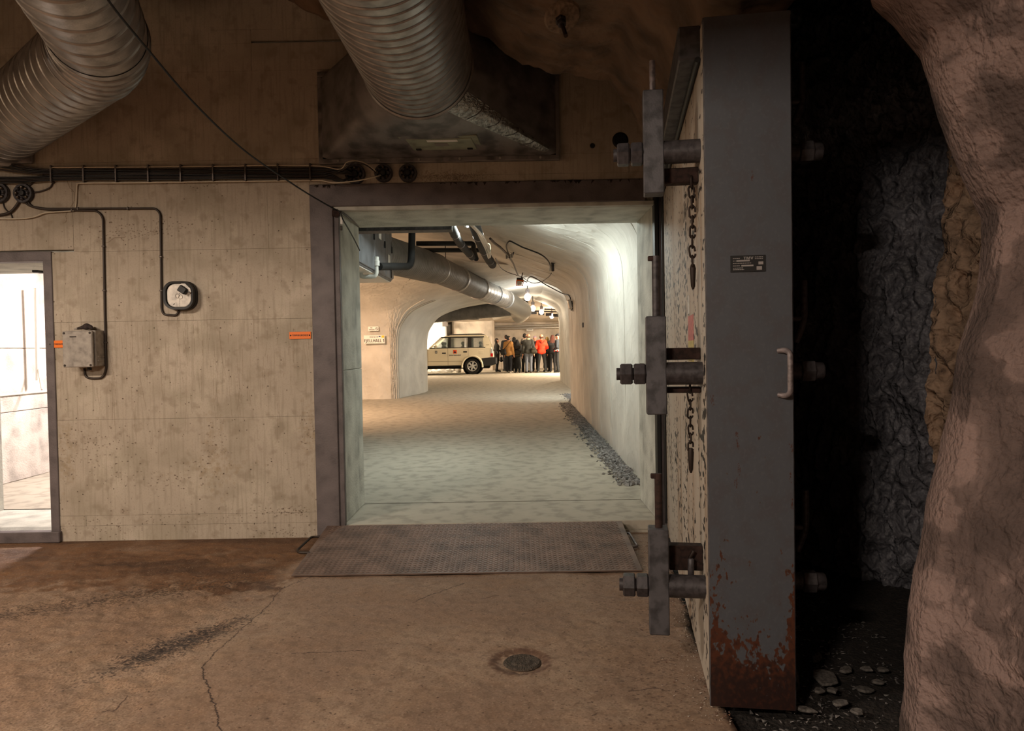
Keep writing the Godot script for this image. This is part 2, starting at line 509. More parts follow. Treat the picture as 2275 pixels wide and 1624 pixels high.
func tube_fitting(label: String, at: Vector3, towards: Vector3, size: Vector2, c: Color, e: float, seen := 2.0, shade := 0.0):
	# a fluorescent fitting: housing, diffuser that glows, and its light just in front; shade: a reflector board hangs along its front
	var t := thing("ceiling_lamp", label, "lamp", at)
	var z := -towards.normalized(); var x := (Vector3.UP if absf(z.y) < 0.95 else Vector3.RIGHT).cross(z).normalized()
	t.basis = Basis(x, z.cross(x), z)
	var s := st(); box(s, Vector3(0, 0, 0.06), Vector3(size.x + 0.06, size.y + 0.06, 0.1), 0.01); put("housing", s, M.grey_plastic, t)
	s = st(); box(s, Vector3(0, 0, 0.005), Vector3(size.x, size.y, 0.02), 0.004); put("diffuser", s, glow(c, seen), t)
	area("light", Vector3(0, 0, -0.012), Vector3(0, 0, -1), size, c, e, t)
	if shade > 0.0:
		s = st(); var inv := t.basis.inverse()
		for sg in [-1.0, 1.0]: box(s, inv * Vector3(0, (0.18 - shade) * 0.5, 0.17 * sg), Vector3(size.x + 0.5, 0.012, 0.18 + shade), 0.003, inv * Basis(Vector3.RIGHT, PI / 2))
		box(s, inv * Vector3(0, 0.18, 0), Vector3(size.x + 0.5, 0.012, 0.35), 0.003, inv); put("reflector", s, M.grey_plastic, t)

func make_lights():
	var warm := Color(1.0, 0.92, 0.84)
	tube_fitting("long fluorescent lamp on the left of the entrance hall", Vector3(-4.5, 3.5, -0.6), Vector3(0.0, -0.80, -0.6), Vector2(1.5, 0.055), warm, 22.0, 2.0, 0.042)
	tube_fitting("long fluorescent lamp behind the visitor in the entrance hall", Vector3(-1.7, 2.85, 1.2), Vector3(0.0, -0.80, -0.6), Vector2(0.6, 0.02), warm, 12.0, 2.0, 0.022)
	tube_fitting("bright fluorescent lamp on the ceiling of the side room", Vector3(-3.95, 2.5, -8.5), Vector3(-0.12, -0.8, 0.58), Vector2(0.5, 0.3), Color(1.0, 0.94, 0.92), 17.0)
	tube_fitting("cold fluorescent lamp above the inner side of the doorway", Vector3(-0.5, 3.06, -8.6), Vector3(0.25, -0.95, 0.05), Vector2(1.2, 0.2), Color(0.96, 1.0, 0.97), 14.0)

# ------------------------------------------------------------------ floor
func slab_edge(z: float) -> float:
	return 0.80 + 0.096 * (-z - 2.72) + 0.012 * sin(z * 9.0)

func build_floor():
	# bare concrete with damp sand and dirt, cracks and pits: 6.9 m by 3.6 m of it lie in view
	var w := 2048; var h := 1068; var ppm := 2048.0 / 6.9
	var im := canvas(w, h, Color(0.54, 0.445, 0.37))
	var X := func(x: float): return (x + 4.5) * ppm
	var Z := func(z: float): return (z - WALL_Z) * ppm
	stain(im, noise(0.004, 5, 61), Color(0.61, 0.525, 0.44), 0.45, 0.75, 0.9)
	stain(im, noise(0.008, 6, 62), Color(0.52, 0.41, 0.32), 0.5, 0.85, 0.5)
	# to the left of the slab the floor is rough; damp brown sand covers it towards the wall
	var edge := noise(0.02, 4, 63)
	var sand := func(x: int, y: int) -> float:
		var wx := x / ppm - 4.5; var wz := y / ppm - 5.6
		return clampf((-4.2 - wz + 0.08 * wx + 0.35 * edge.get_noise_2d(x, y)) * 6.0, 0.0, 1.0) * clampf((-1.42 - wx + 0.15 * edge.get_noise_2d(y, x)) * 9.0, 0.0, 1.0)
	var rough := func(x: int, y: int) -> float:
		return clampf((-1.47 - x / ppm + 4.5 + 0.12 * edge.get_noise_2d(y, x)) * 9.0, 0.0, 1.0)
	stain(im, noise(0.012, 5, 58), Color(0.60, 0.49, 0.39), 0.4, 0.7, 0.7, 1, 1, rough)
	stain(im, noise(0.24, 3, 59), Color(0.33, 0.255, 0.20), 0.50, 0.80, 0.6, 1, 1, rough)
	stain(im, noise(0.2, 3, 57), Color(0.68, 0.58, 0.48), 0.56, 0.82, 0.45, 1, 1, rough)
	stain(im, noise(0.006, 4, 64), Color(0.41, 0.285, 0.185), 0.0, 0.4, 0.92, 1, 1, sand)
	stain(im, noise(0.012, 5, 65), Color(0.50, 0.36, 0.24), 0.5, 0.75, 0.7, 3, 1, sand)
	stain(im, noise(0.008, 5, 66), Color(0.24, 0.16, 0.105), 0.55, 0.76, 0.6, 4, 1, sand)
	stain(im, noise(0.06, 4, 67), Color(0.40, 0.31, 0.24), 0.66, 0.82, 0.3)
	stain(im, noise(0.25, 2, 68), Color(0.36, 0.28, 0.22), 0.58, 0.85, 0.5)
	stain(im, noise(0.035, 5, 60), Color(0.43, 0.34, 0.27), 0.56, 0.72, 0.35)
	stain(im, noise(0.22, 2, 69), Color(0.74, 0.66, 0.57), 0.66, 0.85, 0.45)
	# soil washed together in dark smears
	for k in 2600:
		var t := clampf(rng.randfn(0.5, 0.2), -0.2, 1.15); var p := Vector2(-1.95, -3.2).lerp(Vector2(-1.48, -4.0), t) + Vector2(rng.randfn(0, 0.06), rng.randfn(0, 0.035)) * (1.2 - absf(t - 0.5))
		dab(im, X.call(p.x), Z.call(p.y), rng.randf_range(0.7, 3.0), rng.randf_range(0.7, 1.8), Color(0.12, 0.085, 0.07), 0.4)
	for k in 2600:
		var t := rng.randf(); var p := Vector2(-3.1, -3.95).lerp(Vector2(-1.8, -4.6), t) + Vector2(rng.randfn(0, 0.12), rng.randfn(0, 0.07))
		dab(im, X.call(p.x), Z.call(p.y), rng.randf_range(0.7, 3.0), rng.randf_range(0.7, 1.6), Color(0.17, 0.12, 0.085), 0.4)
	for k in 1100:   # dirt and flakes of paint along the foot of the open door
		var t := rng.randf(); var p := Vector2(0.62, -2.7).lerp(Vector2(1.0, -5.3), t) - Vector2(absf(rng.randfn(0, 0.22)), 0)
		dab(im, X.call(p.x), Z.call(p.y), rng.randf_range(0.7, 3.0), rng.randf_range(0.7, 1.8), Color(0.20, 0.13, 0.10), 0.3)
	# pits and crumbs
	for k in 2000:
		dab(im, rng.randf() * w, rng.randf() * h, rng.randf_range(0.6, 2.2), rng.randf_range(0.6, 1.6), Color(0.19, 0.13, 0.10), rng.randf_range(0.3, 0.8))
	for k in 40:
		scrawl(im, Vector2(rng.randf() * w, rng.randf() * h), Vector2.from_angle(rng.randf_range(-0.7, 0.5)), rng.randi_range(8, 50), 0.2, 0.8, Color(0.22, 0.15, 0.12), 0.6)
	# long cracks
	for q in [[-1.48, -3.3, -1.14, -2.7, 0.85], [-1.48, -3.3, -1.47, -4.45, 0.5], [-1.47, -4.4, -1.25, -4.75, 0.6], [-1.1, -3.42, -0.75, -3.45, 0.5], [-0.62, -4.1, -0.35, -4.45, 0.6]]:
		var p0 := Vector2(X.call(q[0]), Z.call(q[1])); var p1 := Vector2(X.call(q[2]), Z.call(q[3])); var len := int(p0.distance_to(p1)); var off := 0.0
		for i in len:
			off = off * 0.97 + rng.randfn(0, 0.55)
			var c0 := p0.lerp(p1, float(i) / len) + (p1 - p0).normalized().orthogonal() * off
			dab(im, c0.x, c0.y, 0.8, 0.8, Color(0.17, 0.12, 0.095), q[4])
			if rng.randf() < 0.06: dab(im, c0.x, c0.y, rng.randf_range(1, 3), 1.5, Color(0.22, 0.16, 0.12), 0.5)
	# ring of a damp, patched hole
	var c := seen_at(1160, 1474, 1.45 * FOCAL / 700.0)
	for k in 700:
		var a := rng.randf() * TAU; var r := rng.randfn(0.125, 0.013)
		dab(im, X.call(c.x + cos(a) * r - 0.01), Z.call(c.z + sin(a) * r), 3, 2.5, Color(0.36, 0.26, 0.20), 0.22)
	var fm := mat(Color(1, 1, 1), 0.85)
	fm.albedo_texture = ImageTexture.create_from_image(im)
	var hm: Image = noise(0.05, 5, 71).get_image(1024, 534); hm.convert(Image.FORMAT_RGB8)
	fm.heightmap_enabled = true; fm.heightmap_texture = ImageTexture.create_from_image(hm); fm.heightmap_scale = 0.9
	var un := noise(0.9, 3, 72); var fine := noise(5.0, 3, 73)
	var g := grid(230, 120, func(u, v):
		var x: float = -4.5 + 6.9 * u; var z: float = WALL_Z + 3.6 * v
		var left: float = clampf((-1.45 - x) * 6.0, 0.0, 1.0)
		var y: float = 0.012 * un.get_noise_2d(x, z) + 0.004 * fine.get_noise_2d(x, z) + left * (0.016 * fine.get_noise_2d(x * 1.6, z * 2.5) - 0.008)
		var d := Vector2(x - c.x, z - c.z).length()
		y *= smoothstep(0.10, 0.30, d)
		if d < 0.115: y -= 0.014
		y -= 0.07 * smoothstep(0.0, 0.03, x - slab_edge(z))
		var e: float = minf(minf(u, 1.0 - u) * 20.0, minf(v, 1.0 - v) * 10.0)
		return Vector3(x, y * clampf(e, 0.0, 1.0), z))
	struct("floor", g, fm, "worn concrete floor with damp brown sand and dark dirt streaks")
	var s := st()   # the rest of the entrance floor, outside the frame and under the rock
	span(s, Vector3(-5.6, -0.2, -5.6), Vector3(-4.5, 0, 4)); span(s, Vector3(2.4, -0.2, -5.6), Vector3(4.2, 0, 4)); span(s, Vector3(-4.5, -0.2, -2.0), Vector3(2.4, 0, 4)); span(s, Vector3(-5.6, -0.4, -5.6), Vector3(4.2, -0.2, 4))
	struct("floor", s, mat(Color(0.50, 0.40, 0.32), 0.9, 0, null), "plain concrete floor of the entrance hall outside the frame")
	s = st(); span(s, Vector3(-1.6, -0.2, -5.6), Vector3(1.3, 0.02, -6.4)); span(s, Vector3(-1.6, 0.0, -5.63), Vector3(1.2, 0.088, -6.44), 0.006)
	struct("floor", s, M.hall_floor, "raised concrete threshold of the main doorway")
	var un2 := noise(0.35, 4, 74)
	struct("floor", grid(90, 170, func(u, v):
		var x: float = -9.0 + 15.0 * u; var z: float = -6.4 - 34.0 * v
		return Vector3(x, floor_y(z) + 0.02 * un2.get_noise_2d(x, z) * clampf(v * 30.0, 0.0, 1.0), z), true), M.hall_floor, "pale worn concrete floor of the rock hall")
	s = st(); box(s, Vector3(-1.5, 0.12 - 0.3, -23.4), Vector3(17, 0.1, 34.5)); struct("floor", s, M.gravel, "gravel bed under the hall floor")
	# dark earth and rubble beyond the slab's edge, under the open door
	var e1 := noise(1.5, 4, 75); var e2 := noise(9.0, 4, 76)
	struct("ground", grid(110, 170, func(u, v):
		var z: float = -5.6 + 3.6 * v; var x: float = lerpf(slab_edge(z) - 0.02, 3.1, u)
		return Vector3(x, -0.035 + 0.03 * e1.get_noise_2d(x, z) + 0.014 * e2.get_noise_2d(x, z) + 0.05 * u, z)), M.earth, "dark earth and rubble between the slab's edge and the rock")
	# round mortar patch sunk in the floor
	var pt := st(); var prof := [Vector2(0.0, 0.0)]
	for k in 5: prof.append(Vector2(0.02 + k * 0.015, 0.004 * sin(k * 2.1)))
	prof.append(Vector2(0.088, -0.004))
	lathe(pt, prof, Vector3(c.x, -0.005, c.z), Vector3.UP, 30)
	tag(put("mortar_patch", pt, M.patch), "round grey mortar patch set in the concrete floor in front of the ramp", "floor patch")

# ------------------------------------------------------------------ the blast wall
func wall_picture() -> StandardMaterial3D:
	# 6.9 m by 4.7 m of board-marked concrete: lime streaks, pits, chips and dirt
	var w := 2048; var h := 1395; var ppm := 2048.0 / 6.9
	var im := canvas(w, h, Color(0.69, 0.64, 0.58))
	stain(im, noise(0.004, 5, 81), Color(0.745, 0.70, 0.635), 0.45, 0.75, 0.8)
	stain(im, noise(0.007, 5, 82), Color(0.59, 0.55, 0.48), 0.5, 0.8, 0.5)
	stain(im, noise(0.02, 5, 83), Color(0.53, 0.48, 0.41), 0.62, 0.82, 0.4)
	stain(im, noise(0.2, 2, 85), Color(0.57, 0.53, 0.46), 0.55, 0.9, 0.3)
	stain(im, noise(0.12, 3, 84), Color(0.54, 0.50, 0.43), 0.56, 0.78, 0.3, 1, 16)
	var X := func(px: float): return (seen_at(px, 800, 5.6).x + 5.6) * ppm
	var Y := func(px: float, py: float): return (4.7 - seen_at(px, py, 5.6).y) * ppm
	# thin runs of lime water down the lower wall
	for k in 150:
		var px := rng.randf_range(130, 705); var y0: float = Y.call(px, rng.randf_range(690, 880))
		var len := int(rng.randf_range(15, 110)); var p := Vector2(X.call(px), y0)
		scrawl(im, p, Vector2(0, 1), len, 0.02, 0.5, Color(0.46, 0.40, 0.33), rng.randf_range(0.12, 0.42))
	for k in 420:
		var px := rng.randf_range(110, 705); var py := rng.randf_range(420, 1190)
		dab(im, X.call(px), Y.call(px, py), rng.randf_range(0.5, 1.8), rng.randf_range(0.5, 1.6), Color(0.25, 0.20, 0.16), rng.randf_range(0.3, 0.9))
	# clusters of pits and blotches
	for cl in [[340, 500, 60, 12], [300, 520, 40, 8], [230, 990, 40, 25], [160, 985, 25, 30], [470, 1000, 20, 40], [340, 1060, 80, 14], [700, 970, 18, 30], [640, 1135, 40, 6], [420, 1150, 130, 16], [640, 1180, 50, 8], [450, 400, 30, 8], [200, 1170, 60, 14]]:
		for k in 70:
			var px: float = cl[0] + rng.randfn(0, cl[2]); var py: float = cl[1] + rng.randfn(0, cl[3])
			if px < 122 or px > 700: continue
			dab(im, X.call(px), Y.call(px, py), rng.randf_range(0.5, 2.6), rng.randf_range(0.5, 1.5), Color(0.30, 0.24, 0.19), rng.randf_range(0.25, 0.7))
	for cl in [[470, 1010, 12, 60], [690, 960, 14, 30], [140, 1000, 10, 40], [470, 1040, 40, 16]]:
		for k in 90: dab(im, X.call(cl[0] + rng.randfn(0, cl[2])), Y.call(cl[0], cl[1] + rng.randfn(0, cl[3])), rng.randf_range(2, 6), rng.randf_range(2, 6), Color(0.56, 0.48, 0.36), 0.12)
	scrawl(im, Vector2(X.call(150), Y.call(150, 495)), Vector2(1, 0.05), 150, 0.25, 0.7, Color(0.42, 0.35, 0.28), 0.6)
	scrawl(im, Vector2(X.call(235), Y.call(235, 540)), Vector2(1, -0.2).normalized(), 60, 0.3, 0.7, Color(0.42, 0.35, 0.28), 0.5)
	for k in 900:   # rough scraped place over the doorway
		var px := 1010.0 + rng.randfn(0, 40); dab(im, X.call(px), Y.call(px, 393 + rng.randfn(0, 6)), 1.2, 1.2, Color(0.40, 0.34, 0.28), 0.3)
	var m := mat(Color(1, 1, 1), 0.88); m.albedo_texture = ImageTexture.create_from_image(im)
	var hm: Image = noise(0.11, 4, 86).get_image(1024, 697); hm.convert(Image.FORMAT_RGB8)
	m.heightmap_enabled = true; m.heightmap_texture = ImageTexture.create_from_image(hm); m.heightmap_scale = 0.1
	return m

func build_front_wall():
	var s := st()
	for r in [[-5.6, -4.61, 0.0, 4.9], [-4.61, -3.66, 2.195, 4.9], [-3.66, -1.39, 0.0, 4.9], [-1.39, 1.10, 2.56, 4.9], [1.10, 4.2, 0.0, 4.9]]:
		span(s, Vector3(r[0], r[2], -5.63), Vector3(r[1], r[3], BACK_Z))
	for r in [[-4.61, -3.66, -0.3, 0.085]]: span(s, Vector3(r[0], r[2], -5.63), Vector3(r[1], r[3], BACK_Z))
	var wall := struct("wall_front", s, M.concrete_pale, "thick concrete blast wall with a doorway and board marks")
	# what each formwork panel left standing, with fine joints between
	var face := wall_picture(); var xs := [-3.6, -1.575]
	var rows := [[-3.6, -1.9, 0.0, 0.12], [-1.9, -1.575, 0.0, 0.12], [-3.6, -3.39, 0.12, 0.2], [-3.39, -1.575, 0.12, 0.2], [-3.6, -1.575, 0.2, 0.953], [-3.6, -1.575, 0.953, 1.716], [-3.6, -1.575, 1.716, 2.262],
		[-5.6, -3.42, 2.28, 2.80], [-3.42, -1.904, 2.262, 2.80], [-1.904, -1.575, 2.262, 2.80], [-1.575, 4.2, 2.745, 2.80], [-5.6, 0.9, 2.80, 2.95], [0.9, 4.2, 2.80, 2.95],
		[-5.6, -1.2, 2.95, 3.63], [-1.2, 4.2, 2.95, 3.63], [-5.6, -2.0, 3.63, 3.84], [-2.0, 4.2, 3.63, 3.84], [-5.6, -2.0, 3.84, 3.945], [-2.0, 4.2, 3.86, 3.945], [-5.6, 4.2, 3.945, 4.9], [-5.6, -4.66, 0.0, 2.28]]
	for r in rows:
		var p := st(); var pr := rng.randf_range(0.0, 0.003); var gap := 0.0005
		var a := Vector3(r[0] + gap, r[2] + gap, -5.63); var b := Vector3(r[1] - gap, r[3] - gap, WALL_Z + pr)
		span(p, a, b, 0.001)
		p.generate_normals(); var am := p.commit_to_arrays(); var uv := PackedVector2Array()
		for v in am[Mesh.ARRAY_VERTEX]: uv.append(Vector2((v.x + 5.6) / 6.9, (4.7 - v.y) / 4.7))
		am[Mesh.ARRAY_TEX_UV] = uv
		var am2 := ArrayMesh.new(); am2.add_surface_from_arrays(Mesh.PRIMITIVE_TRIANGLES, am)
		put("formwork_panel", am2, face, wall)

func build_entrance_shell():
	var s := st(); span(s, Vector3(-5.9, -0.2, 4.2), Vector3(-5.6, 5.4, -6.4)); struct("wall_left", s, M.concrete, "plain concrete left wall of the entrance hall")
	s = st(); span(s, Vector3(-5.9, -0.2, 4.0), Vector3(4.5, 5.4, 4.3)); struct("wall_back", s, M.concrete, "plain concrete wall behind the visitor")

func build_side_room():
	var x0 := -5.5; var z1 := -11.0; var s := st()
	span(s, Vector3(x0 - 0.3, -0.2, -6.4), Vector3(x0, 3.2, z1)); var w := struct("wall_side_room", s, M.side_wall, "pale concrete wall of the brightly lit side room")
	for r in [[0.1, 0.86], [0.86, 1.55], [1.55, 2.3]]:
		for q in [[-6.42, -10.98]]:
			var p := st(); span(p, Vector3(x0, r[0] + 0.003, q[0] - 0.003), Vector3(x0 + 0.02, r[1] - 0.003, q[1] + 0.003), 0.004); put("formwork_panel", p, M.side_wall, w)
	s = st(); span(s, Vector3(x0, -0.2, z1), Vector3(-2.6, 3.2, z1 - 0.3)); span(s, Vector3(-2.9, -0.2, -6.4), Vector3(-2.6, 3.2, z1)); struct("wall_side_room", s, M.side_wall, "hidden rear and right walls of the side room")
	s = st(); span(s, Vector3(x0, 2.75, -6.4), Vector3(-2.6, 3.0, z1)); struct("ceiling_side_room", s, M.side_wall, "pale ceiling of the side room")
	s = st(); span(s, Vector3(x0, -0.2, -5.6), Vector3(-2.9, 0.07, z1)); struct("floor_side_room", s, M.side_floor, "pale sandy floor of the side room")
	# pipe and conduit on the side wall
	var a := tag(put("side_room_pipe", _tube([seen_at(80, 640, 8.05), seen_at(84, 845, 8.05)], 0.022), M.white_plastic), "thin upright white pipe on the wall of the bright side room", "pipe")
	a.set_meta("kind", "thing")
	tag(put("side_room_conduit", _tube([Vector3(x0 + 0.03, 1.05, -6.6), Vector3(x0 + 0.03, 1.05, -10.0)], 0.012), M.white_plastic), "thin level conduit along the wall of the bright side room", "conduit")
	var sb := st(); sweep(sb, curve([seen_at(84, 815, 8.05), seen_at(88, 840, 8.0), seen_at(93, 866, 7.9)]), [0.008], 8)
	tag(put("side_room_cable", sb, M.cable_white), "loose thin cable hanging from the pipe in the bright side room", "cable")

func _tube(pts: Array, r: float, n := 10) -> SurfaceTool:
	var s := st(); sweep(s, pts, [r], n); return s

# ------------------------------------------------------------------ lining of the hall
const ARCH := [Vector2(1.27, 0.0), Vector2(1.25, 0.8), Vector2(1.25, 1.6), Vector2(1.24, 2.2), Vector2(1.20, 2.50), Vector2(1.07, 2.70), Vector2(0.86, 2.82), Vector2(0.5, 2.96), Vector2(0.09, 3.11), Vector2(-0.6, 3.32), Vector2(-1.5, 3.5), Vector2(-3.0, 3.6), Vector2(-5.0, 3.6), Vector2(-7.0, 3.6)]

func along(poly: Array, t: float) -> Vector2:
	var f := t * (poly.size() - 1); var i := mini(int(f), poly.size() - 2)
	return poly[i].cubic_interpolate(poly[i + 1], poly[maxi(i - 1, 0)], poly[mini(i + 2, poly.size() - 1)], f - i)

func build_hall_lining():
	var wr := noise(1.1, 4, 91); var fold := noise(2.2, 3, 92, FastNoiseLite.TYPE_SIMPLEX_SMOOTH, true)
	var near := grid(150, 150, func(u, v):
		var z: float = BACK_Z - 10.2 * v; var p := along(ARCH, u)
		var n := 0.015 * wr.get_noise_3d(p.x, p.y * 0.6, z * 0.5) + 0.007 * fold.get_noise_3d(p.x * 0.7, p.y * 0.25, z * 1.2)
		var sag: float = absf(fposmod(z * 0.8, 1.0) - 0.5) * 0.016       # the sheet sags between its ribs
		var q := p + (Vector2(-1, -0.7) * (n + 0.015 - sag))
		return Vector3(q.x, q.y + RISE * (WALL_Z - z), z))
	var a := struct("wall_right_hall", near, M.lining, "white plastic lining curving from the right wall to the ceiling of the hall")
	# welded seams and ribs across the lining
	for k in 8:
		var z := BACK_Z - 0.5 - 1.25 * k; var s := st(); var pts := []
		for i in 46:
			var p := along(ARCH, 0.02 + 0.66 * i / 45.0); var sag := absf(fposmod(z * 0.8, 1.0) - 0.5) * 0.03
			pts.append(Vector3(p.x - 0.015 + sag, p.y - 0.008 + sag * 0.7 + RISE * (WALL_Z - z), z))
		sweep(s, pts, [0.008], 6); put("seam", s, M.lining, a)
	# folded end of the near lining, then the further lining set back behind it
	var zj := BACK_Z - 10.2
	var fold_edge := grid(110, 10, func(u, v):
		var p := along(ARCH, u * 0.75); var q := p + Vector2(0.40, 0.26) * (float(v) * 1.3)
		return Vector3(q.x, q.y + RISE * (WALL_Z - zj), zj - 0.12 * sin(v * 2.0) + 0.01 * wr.get_noise_2d(u * 30, v * 3)))
	put("fold", fold_edge, M.lining, a)
	var far := grid(120, 60, func(u, v):
		var z: float = zj - 0.1 - 10.0 * v; var p := along(ARCH, u)
		var n := 0.03 * wr.get_noise_3d(p.x, p.y * 0.6, z * 0.5)
		var q := Vector2(p.x + 0.36 + n, p.y + 0.16 + n)
		return Vector3(q.x, q.y - 0.1 + RISE * (WALL_Z - z), z))
	struct("wall_right_hall", far, M.lining, "further white lining behind the fold of the right hall wall")
	var s := st(); span(s, Vector3(1.9, 0, -6.4), Vector3(2.2, 4.2, -26.4)); span(s, Vector3(-9.3, 0, -6.4), Vector3(-7.0, 4.2, -19)); span(s, Vector3(-2.9, 0.0, -6.4), Vector3(-2.6, 3.6, -11.3))
	struct("wall_rock_behind", s, M.far_wall, "hidden rock walls behind the hall lining")
	s = st(); span(s, Vector3(-9.3, 4.1, -6.4), Vector3(6.5, 4.4, -40.5)); struct("ceiling_hall", s, M.far_wall, "hidden roof slab over the rock hall")
	# the pillar: its lining flares into the vault on all sides
	var plan := []
	for i in 12: plan.append(Vector2(-8.0 + 4.4 * i / 11.0, -18.75 + 0.05 * sin(i * 1.7)))
	for i in 9:
		var t := PI * 0.5 * (1.0 - i / 8.0); plan.append(Vector2(-3.30 + 0.18 * cos(t), -18.92 + 0.17 * sin(t)))
	for q in [Vector2(-3.02, -19.5), Vector2(-2.82, -20.8), Vector2(-2.70, -21.7), Vector2(-2.80, -22.6), Vector2(-3.1, -23.6), Vector2(-3.6, -24.6), Vector2(-4.3, -25.4)]: plan.append(q)
	var reach := [Vector2(0, 0), Vector2(0.0, 0.7), Vector2(0.0, 1.4), Vector2(0.03, 1.9), Vector2(0.16, 2.2), Vector2(0.48, 2.52), Vector2(1.25, 2.80), Vector2(2.3, 3.0), Vector2(3.4, 3.15), Vector2(4.6, 3.24)]
	var wrinkle := noise(3.0, 3, 94)
	var pil := grid(170, 120, func(u, v):
		var p := along(plan, u); var p2 := along(plan, minf(u + 0.03, 1.0)); var p1 := along(plan, maxf(u - 0.03, 0.0))
		var t := (p2 - p1).normalized(); var nrm := Vector2(-t.y, t.x)
		if nrm.dot(Vector2(0.6, 0.8)) < 0 and u < 0.8: nrm = -nrm
		var r := along(reach, v); var cr: float = exp(-pow((u - 0.53) * 9.0, 2.0))
		var k := 0.012 * wrinkle.get_noise_3d(p.x * 0.4 + u * 14.0, r.y * 0.4, p.y) + 0.04 * cr * wrinkle.get_noise_3d(u * 16.0, r.y * 2.2 + r.x * 2.0 + u * 24.0, 1.0)
		var q := p + nrm * (r.x + k)
		return Vector3(q.x, r.y, q.y))
	var pl := struct("wall_pillar_hall", pil, M.lining, "lined rock pillar that flares into the vault left of the car")
	for k in 3:
		var pts := []
		for i in 30:
			var v := 0.02 + 0.62 * i / 29.0; var r := along(reach, v); var p := along(plan, [0.62, 0.68, 0.745][k]); var t := (along(plan, [0.62, 0.68, 0.745][k] + 0.02) - p).normalized()
			var nn := Vector2(-t.y, t.x); nn = nn if nn.dot(Vector2(1, 0.2)) > 0 else -nn
			var q := p + nn * (r.x + 0.03); pts.append(Vector3(q.x, r.y, q.y))
		var ss := st(); sweep(ss, pts, [0.01], 5); put("seam", ss, M.lining, pl)

func build_far_hall():
	var s := st(); span(s, Vector3(-12, 0, -40), Vector3(6.5, 3.4, -40.4)); var fw := struct("wall_far_hall", s, M.far_wall, "pale wall at the far end of the rock hall")
	for k in 4:
		s = st(); span(s, Vector3(-2.2 + k * 1.4, 0.3, -39.97), Vector3(-0.83 + k * 1.4, 1.38 , -40.01), 0.01); put("panel", s, M.far_wall, fw)
		s = st(); span(s, Vector3(-2.2 + k * 1.4, 1.4, -39.98), Vector3(-0.83 + k * 1.4, 1.98 , -40.01), 0.01); put("panel", s, M.far_wall, fw)
	s = st(); span(s, Vector3(-3.35, 0.1, -38.0), Vector3(-1.13, 3.3, -39.99), 0.1); struct("wall_block_hall", s, M.far_wall, "pale projecting wall block behind the car")
	s = st(); span(s, Vector3(-9.3, 0.0, -37.0), Vector3(-3.55, 3.3, -37.4), 0.05); struct("wall_block_hall", s, mat(Color(0.72, 0.74, 0.76), 0.6, 0), "grey white wall behind the front of the car")
	s = st(); span(s, Vector3(-9.3, 0, -19), Vector3(-9.0, 4.2, -40.2)); span(s, Vector3(6.2, 0, -26), Vector3(6.5, 4.2, -40.2)); span(s, Vector3(1.85, 0, -26.4), Vector3(6.5, 4.2, -26.8)); struct("wall_end_hall", s, M.far_wall, "hidden side walls of the far hall")
	var wr := noise(0.8, 3, 95)
	struct("ceiling_hall", grid(70, 50, func(u, v):
		var x: float = -9.0 + 15.2 * u; var z: float = -20.0 - 20.0 * v
		return Vector3(x, lerpf(3.62, 2.93, smoothstep(0.0, 1.0, v)) + 0.05 * wr.get_noise_2d(x, z) - 0.1 * pow((x + 1.0) / 8.0, 2.0), z)), M.far_wall, "pale sagging ceiling lining of the far hall")

# ------------------------------------------------------------------ rock
const LIP := [[-40, 1930], [0, 1975], [90, 2045], [150, 2062], [230, 2085], [390, 2150], [480, 2197], [560, 2192], [650, 2180], [720, 2160], [800, 2130], [880, 2118], [950, 2110], [1060, 2085], [1150, 2060], [1200, 2052], [1270, 2040], [1330, 2022], [1400, 2010], [1500, 2003], [1624, 1998], [1700, 1990]]

func lip_px(py: float) -> float:
	for i in LIP.size() - 1:
		if py < LIP[i + 1][0]: return lerpf(LIP[i][1], LIP[i + 1][1], clampf((py - LIP[i][0]) / (LIP[i + 1][0] - LIP[i][0]), 0, 1))
	return LIP[-1][1]

